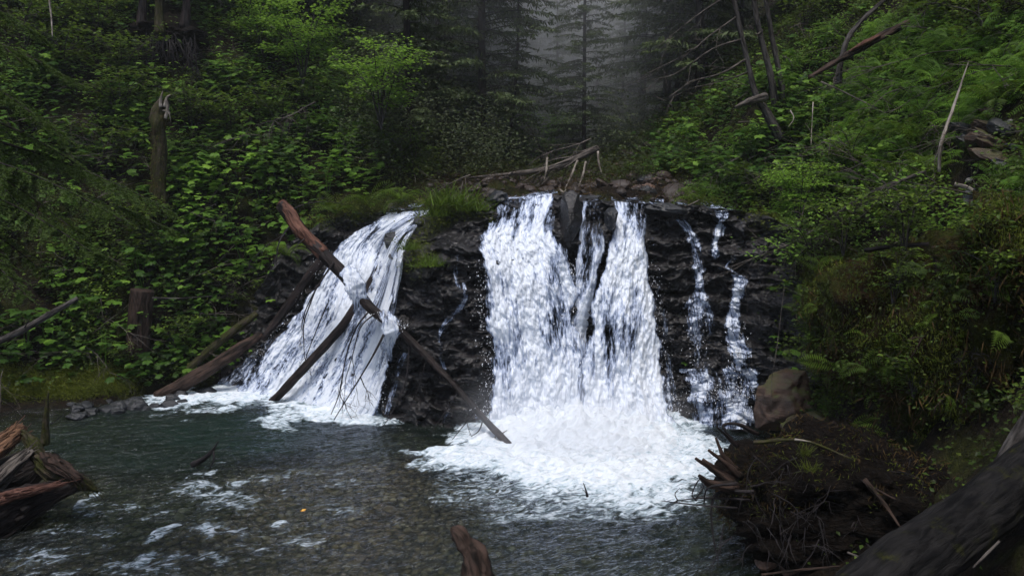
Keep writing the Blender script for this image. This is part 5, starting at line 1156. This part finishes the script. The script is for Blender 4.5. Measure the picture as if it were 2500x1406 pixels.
# jam of dead boughs above the lip
e = empty('fallen_tree', P(1300, 450, 18), 'bare fallen tree top with many grey boughs lying across the creek above the lip', 'fallen tree')
b = MB(); q = PP([(1460,362,19.2),(1400,390,19),(1340,412,18.8),(1250,425,18.6),(1140,435,18.4)]); b.tube(q, [.07,.085,.07,.05,.02], 10, .15, res=6); b.build('trunk', M['wood_grey'], e)
for k in range(16):
    b = MB(); i = random.randrange(0, 5); s0 = q[i] + rng.normal(size=3) * .1; twigs(b, s0, bd([random.uniform(-1.5, .1), random.uniform(-.5, .3), random.uniform(-.9, .0)]), random.uniform(.9, 1.9), .018, 2, 4, .3, .2, seed=k); b.build('branch', M['wood_grey'], e)
for qq in [[(1336,386,18.6),(1334,415,18.4),(1328,440,18.3)],[(1410,392,18.8),(1390,440,18.5),(1375,470,18.3)],[(1430,395,18.9),(1422,430,18.7),(1405,475,18.5)],[(1460,370,19),(1462,400,18.9),(1470,425,18.8)],[(1365,462,17.6),(1376,470,17.5),(1382,462,17.5)]]:
    b = MB(); b.tube(PP(qq), [.03,.025,.01], 6, .2, res=5); b.build('branch', M['wood_pale'], e)

b = MB()
for k in range(230):
    if k < 130: px, py = random.uniform(0, 1050), random.uniform(60, 900)
    else: px, py = random.uniform(1750, 2480), random.uniform(60, 640)
    if 760 < px < 1100 and py > 470 or 560 < px < 960 and py > 560: continue
    p = at_ground(px, py, 6, 40, .45); a = random.uniform(0, 6.28); twigs(b, p, bd([math.cos(a), math.sin(a) * .6, random.uniform(-.2, .6)]), random.uniform(.5, 1.7), random.uniform(.006, .014), 2, 3, .35, .1)
tag(b.build('debris', M['wood_grey']), 'thin bare dead twigs lying tangled through the undergrowth of both banks', 'twigs', kind='stuff')
# near hemlock, trunk out of frame at the left; its feathery boughs hang into the picture
e = empty('hemlock_tree', (-6.2, 7.2, .5), 'feathery hemlock boughs hanging into the picture from the left edge', 'tree')
b = MB(); b.tube([(-6.4, 7.0, -.3), (-6.3, 7.2, 3), (-6.4, 7.2, 7), (-6.2, 7.1, 12)], [.3, .24, .18, .1], 14, .1, res=5); b.build('trunk', M['bark_grey'], e)
def hem_bough(start, end, sag, wid, seed):
    rs = np.random.default_rng(seed); n = 14; t_ = np.linspace(0, 1, n)[:, None]; start = np.array(start); end = np.array(end)
    pts = start + (end - start) * t_ + np.array([0, 0, 1.]) * (sag * t_ * (1 - t_) * 1.5 - sag * .2 * t_ ** 2); b = MB(); b.tube(pts, np.linspace(.018, .004, n), 5, cap=False); b.build('branch', M['bark_dark'], e)
    d0 = (end - start) / np.linalg.norm(end - start); L = np.linalg.norm(end - start)
    side = np.cross(d0, [0, 0, 1.]); side /= np.linalg.norm(side); m = int(60 * L)
    tt_ = np.sort(rs.random(m)) * .97 + .03; q = tt_ * (n - 1); i = np.minimum(q.astype(int), n - 2); base = pts[i] + (pts[i + 1] - pts[i]) * (q - i)[:, None]
    sg = rs.choice([-1, 1], m)[:, None]; wl = wid * (1.05 - tt_)[:, None] ** .6 * rs.uniform(.5, 1.1, (m, 1)) + .05
    dr = side * sg + d0 * .9 + rs.normal(size=(m, 3)) * .2 + [0, 0, -.25]; dr /= np.linalg.norm(dr, axis=1)[:, None]
    P_, D_ = [], []; b = MB()
    for s_ in range(26):
        f_ = (s_ + .5) / 26; c = base + dr * wl * f_ + np.array([0, 0, -.30]) * wl * f_ ** 2
        for sd in (-1, 1):
            nd = np.cross(dr, np.cross(dr, [0, 0, 1.])); sid = np.cross(dr, [0, 0, 1.]) * sd; P_.append(c); D_.append(dr * .6 + sid * .9 + rs.normal(size=(m, 3)) * .25)
        if s_ % 5 == 2:
            P_.append(c); D_.append(dr + rs.normal(size=(m, 3)) * .9)
    P_ = np.concatenate(P_); D_ = np.concatenate(D_); N = len(P_); l_ = .026 * rs.uniform(.6, 1.2, N)
    b.inst(NEEDLE, P_, rot_dir(D_, np.array([0, 0, 1.]) + rs.normal(size=(N, 3)) * .4), np.stack([np.full(N, .010), l_, l_], -1), np.clip(.5 + rs.normal(size=N) * .2, 0, 1))
    b.build('needles', M['hemlock'], e, smooth_=False)
for k, (py0, px1, py1, Y1, w_) in enumerate([(60,190,190,7.6,.34),(120,170,330,7.2,.4),(-40,120,90,7.8,.35),(230,240,420,7.4,.42),(300,330,470,7.8,.45),(330,200,560,7.0,.42),(380,415,545,8.0,.42),(430,300,640,7.6,.42),(470,120,660,7.0,.38),(150,80,260,6.9,.35),(260,60,500,6.8,.35),(20,60,140,7.3,.34),(350,300,520,6.6,.5),(420,230,600,6.4,.5),(300,420,500,7.4,.45),(500,60,700,6.2,.4)]):
    s0 = P(-260, py0, 7.3); hem_bough(s0, P(px1, py1, Y1), .35, w_, k)

# yellow leaf caught in the pool
p = PW(736, 1248, .03)
b = MB(); b.inst(OVATE, np.array([p, p + [.03, .02, 0]]), rot(np.array([[.2, -.4, 1.], [0, -.2, 1.]]), np.array([1., 3.])), np.array([.08, .06]), np.array([.5, .5]))
tag(b.build('fallen_leaf', M['yellow'], origin=p), 'small yellow leaf floating on the dark pool', 'leaf')

# ------------------------------------------------------------------ mist over the plunge pool
def mist(cx, cy, cz, sx, sy, sz, dens, seed, label):
    b = MB(); vv, ff = I3; r = 1 + .2 * fbm(vv * 1.5 + seed, 2); b.add(vv * r[:, None] * [sx, sy, sz] + [cx, cy, cz], f3=ff)
    m, nt, out = mat('mist_%d' % seed); t = NT(nt)
    o = t.obj(); sp = t.n('ShaderNodeVectorMath', {0: o, 1: (1 / sx, 1 / sy, 1 / sz)}, operation='MULTIPLY').outputs[0]
    ln = t.n('ShaderNodeVectorMath', {0: sp}, operation='LENGTH').outputs['Value']
    fo = t.maprange(ln, .95, .1, 0.0, 1.0); nn = t.ramp(t.noise(o, 1.6, 3, .6), [(.35, .15), (.65, 1.0)])
    d = t.math('MULTIPLY', t.math('MULTIPLY', fo, nn), dens)
    vo = t.n('ShaderNodeVolumePrincipled', {'Color': (.93, .95, 1, 1), 'Density': d, 'Anisotropy': 0.0}).outputs[0]; nt.links.new(vo, out.inputs[1])
    tag(b.build('mist', m, origin=(cx, cy, cz)), label, 'mist', kind='stuff')
c = PW(1400, 1060, .3); mist(1.5, 30.5, 11.5, 8.0, 11.0, 9.0, .19, 2, 'pale mist hanging in the ravine above the falls')
mist(c[0], c[1] - .1, .50, 2.3, 1.05, 1.25, .55, 1, 'white mist boiling up at the foot of the main waterfall')
# haze
b = MB(); x0, x1, y0, y1, z0, z1 = -36, 36, -3, 114, -2.5, 62
vv = np.array([(x, y, z_) for x in (x0, x1) for y in (y0, y1) for z_ in (z0, z1)], float)
b.add(vv, f4=[(0, 1, 3, 2), (4, 6, 7, 5), (0, 4, 5, 1), (2, 3, 7, 6), (0, 2, 6, 4), (1, 5, 7, 3)])
m, nt, out = mat('haze_air'); t = NT(nt); nt.links.new(t.n('ShaderNodeVolumePrincipled', {'Color': (.90, .95, 1, 1), 'Density': .0009, 'Anisotropy': .3}).outputs[0], out.inputs[1])
HZ = tag(b.build('haze', m, smooth_=False), 'thin bluish haze filling the ravine', 'haze', kind='stuff')

# ------------------------------------------------------------------ light, world, camera
wd_ = bpy.data.worlds.new('World'); S.world = wd_; wd_.use_nodes = True; nt = wd_.node_tree
bg = nt.nodes['Background']; sky = nt.nodes.new('ShaderNodeTexSky'); sky.sky_type = 'NISHITA'; sky.sun_disc = False
sky.sun_elevation = math.radians(70); sky.sun_rotation = math.radians(200); sky.air_density = 1.0; sky.dust_density = 3.0
nt.links.new(sky.outputs[0], bg.inputs[0]); bg.inputs[1].default_value = .11
sl = bpy.data.lights.new('sun', 'SUN'); sl.energy = 1.5; sl.angle = math.radians(18); sl.color = (1, .97, .92)
so = bpy.data.objects.new('sun', sl); COL.objects.link(so)
az = math.radians(200); el = math.radians(70); dv = Vector((math.sin(az) * math.cos(el), math.cos(az) * math.cos(el), math.sin(el)))
so.rotation_euler = dv.to_track_quat('Z', 'Y').to_euler()
cd = bpy.data.cameras.new('camera'); co = bpy.data.objects.new('camera', cd); COL.objects.link(co); S.camera = co
cd.sensor_width = 36; cd.lens = 36 * F / 2500; cd.clip_end = 400; co.location = (0, 0, CAMZ); co.rotation_euler = (PI / 2 - TH, 0, 0)
S.view_settings.view_transform = 'Standard'; S.view_settings.look = 'None'; S.view_settings.gamma = 1; S.view_settings.exposure = .66
S.render.engine = 'CYCLES'
S.cycles.use_denoising = True; S.cycles.max_bounces = 6; S.cycles.transparent_max_bounces = 14; S.cycles.volume_bounces = 2; S.cycles.diffuse_bounces = 3; S.cycles.glossy_bounces = 2
S.cycles.use_adaptive_sampling = True; S.cycles.adaptive_threshold = .02; S.cycles.volume_step_rate = 2.0; S.cycles.volume_max_steps = 128
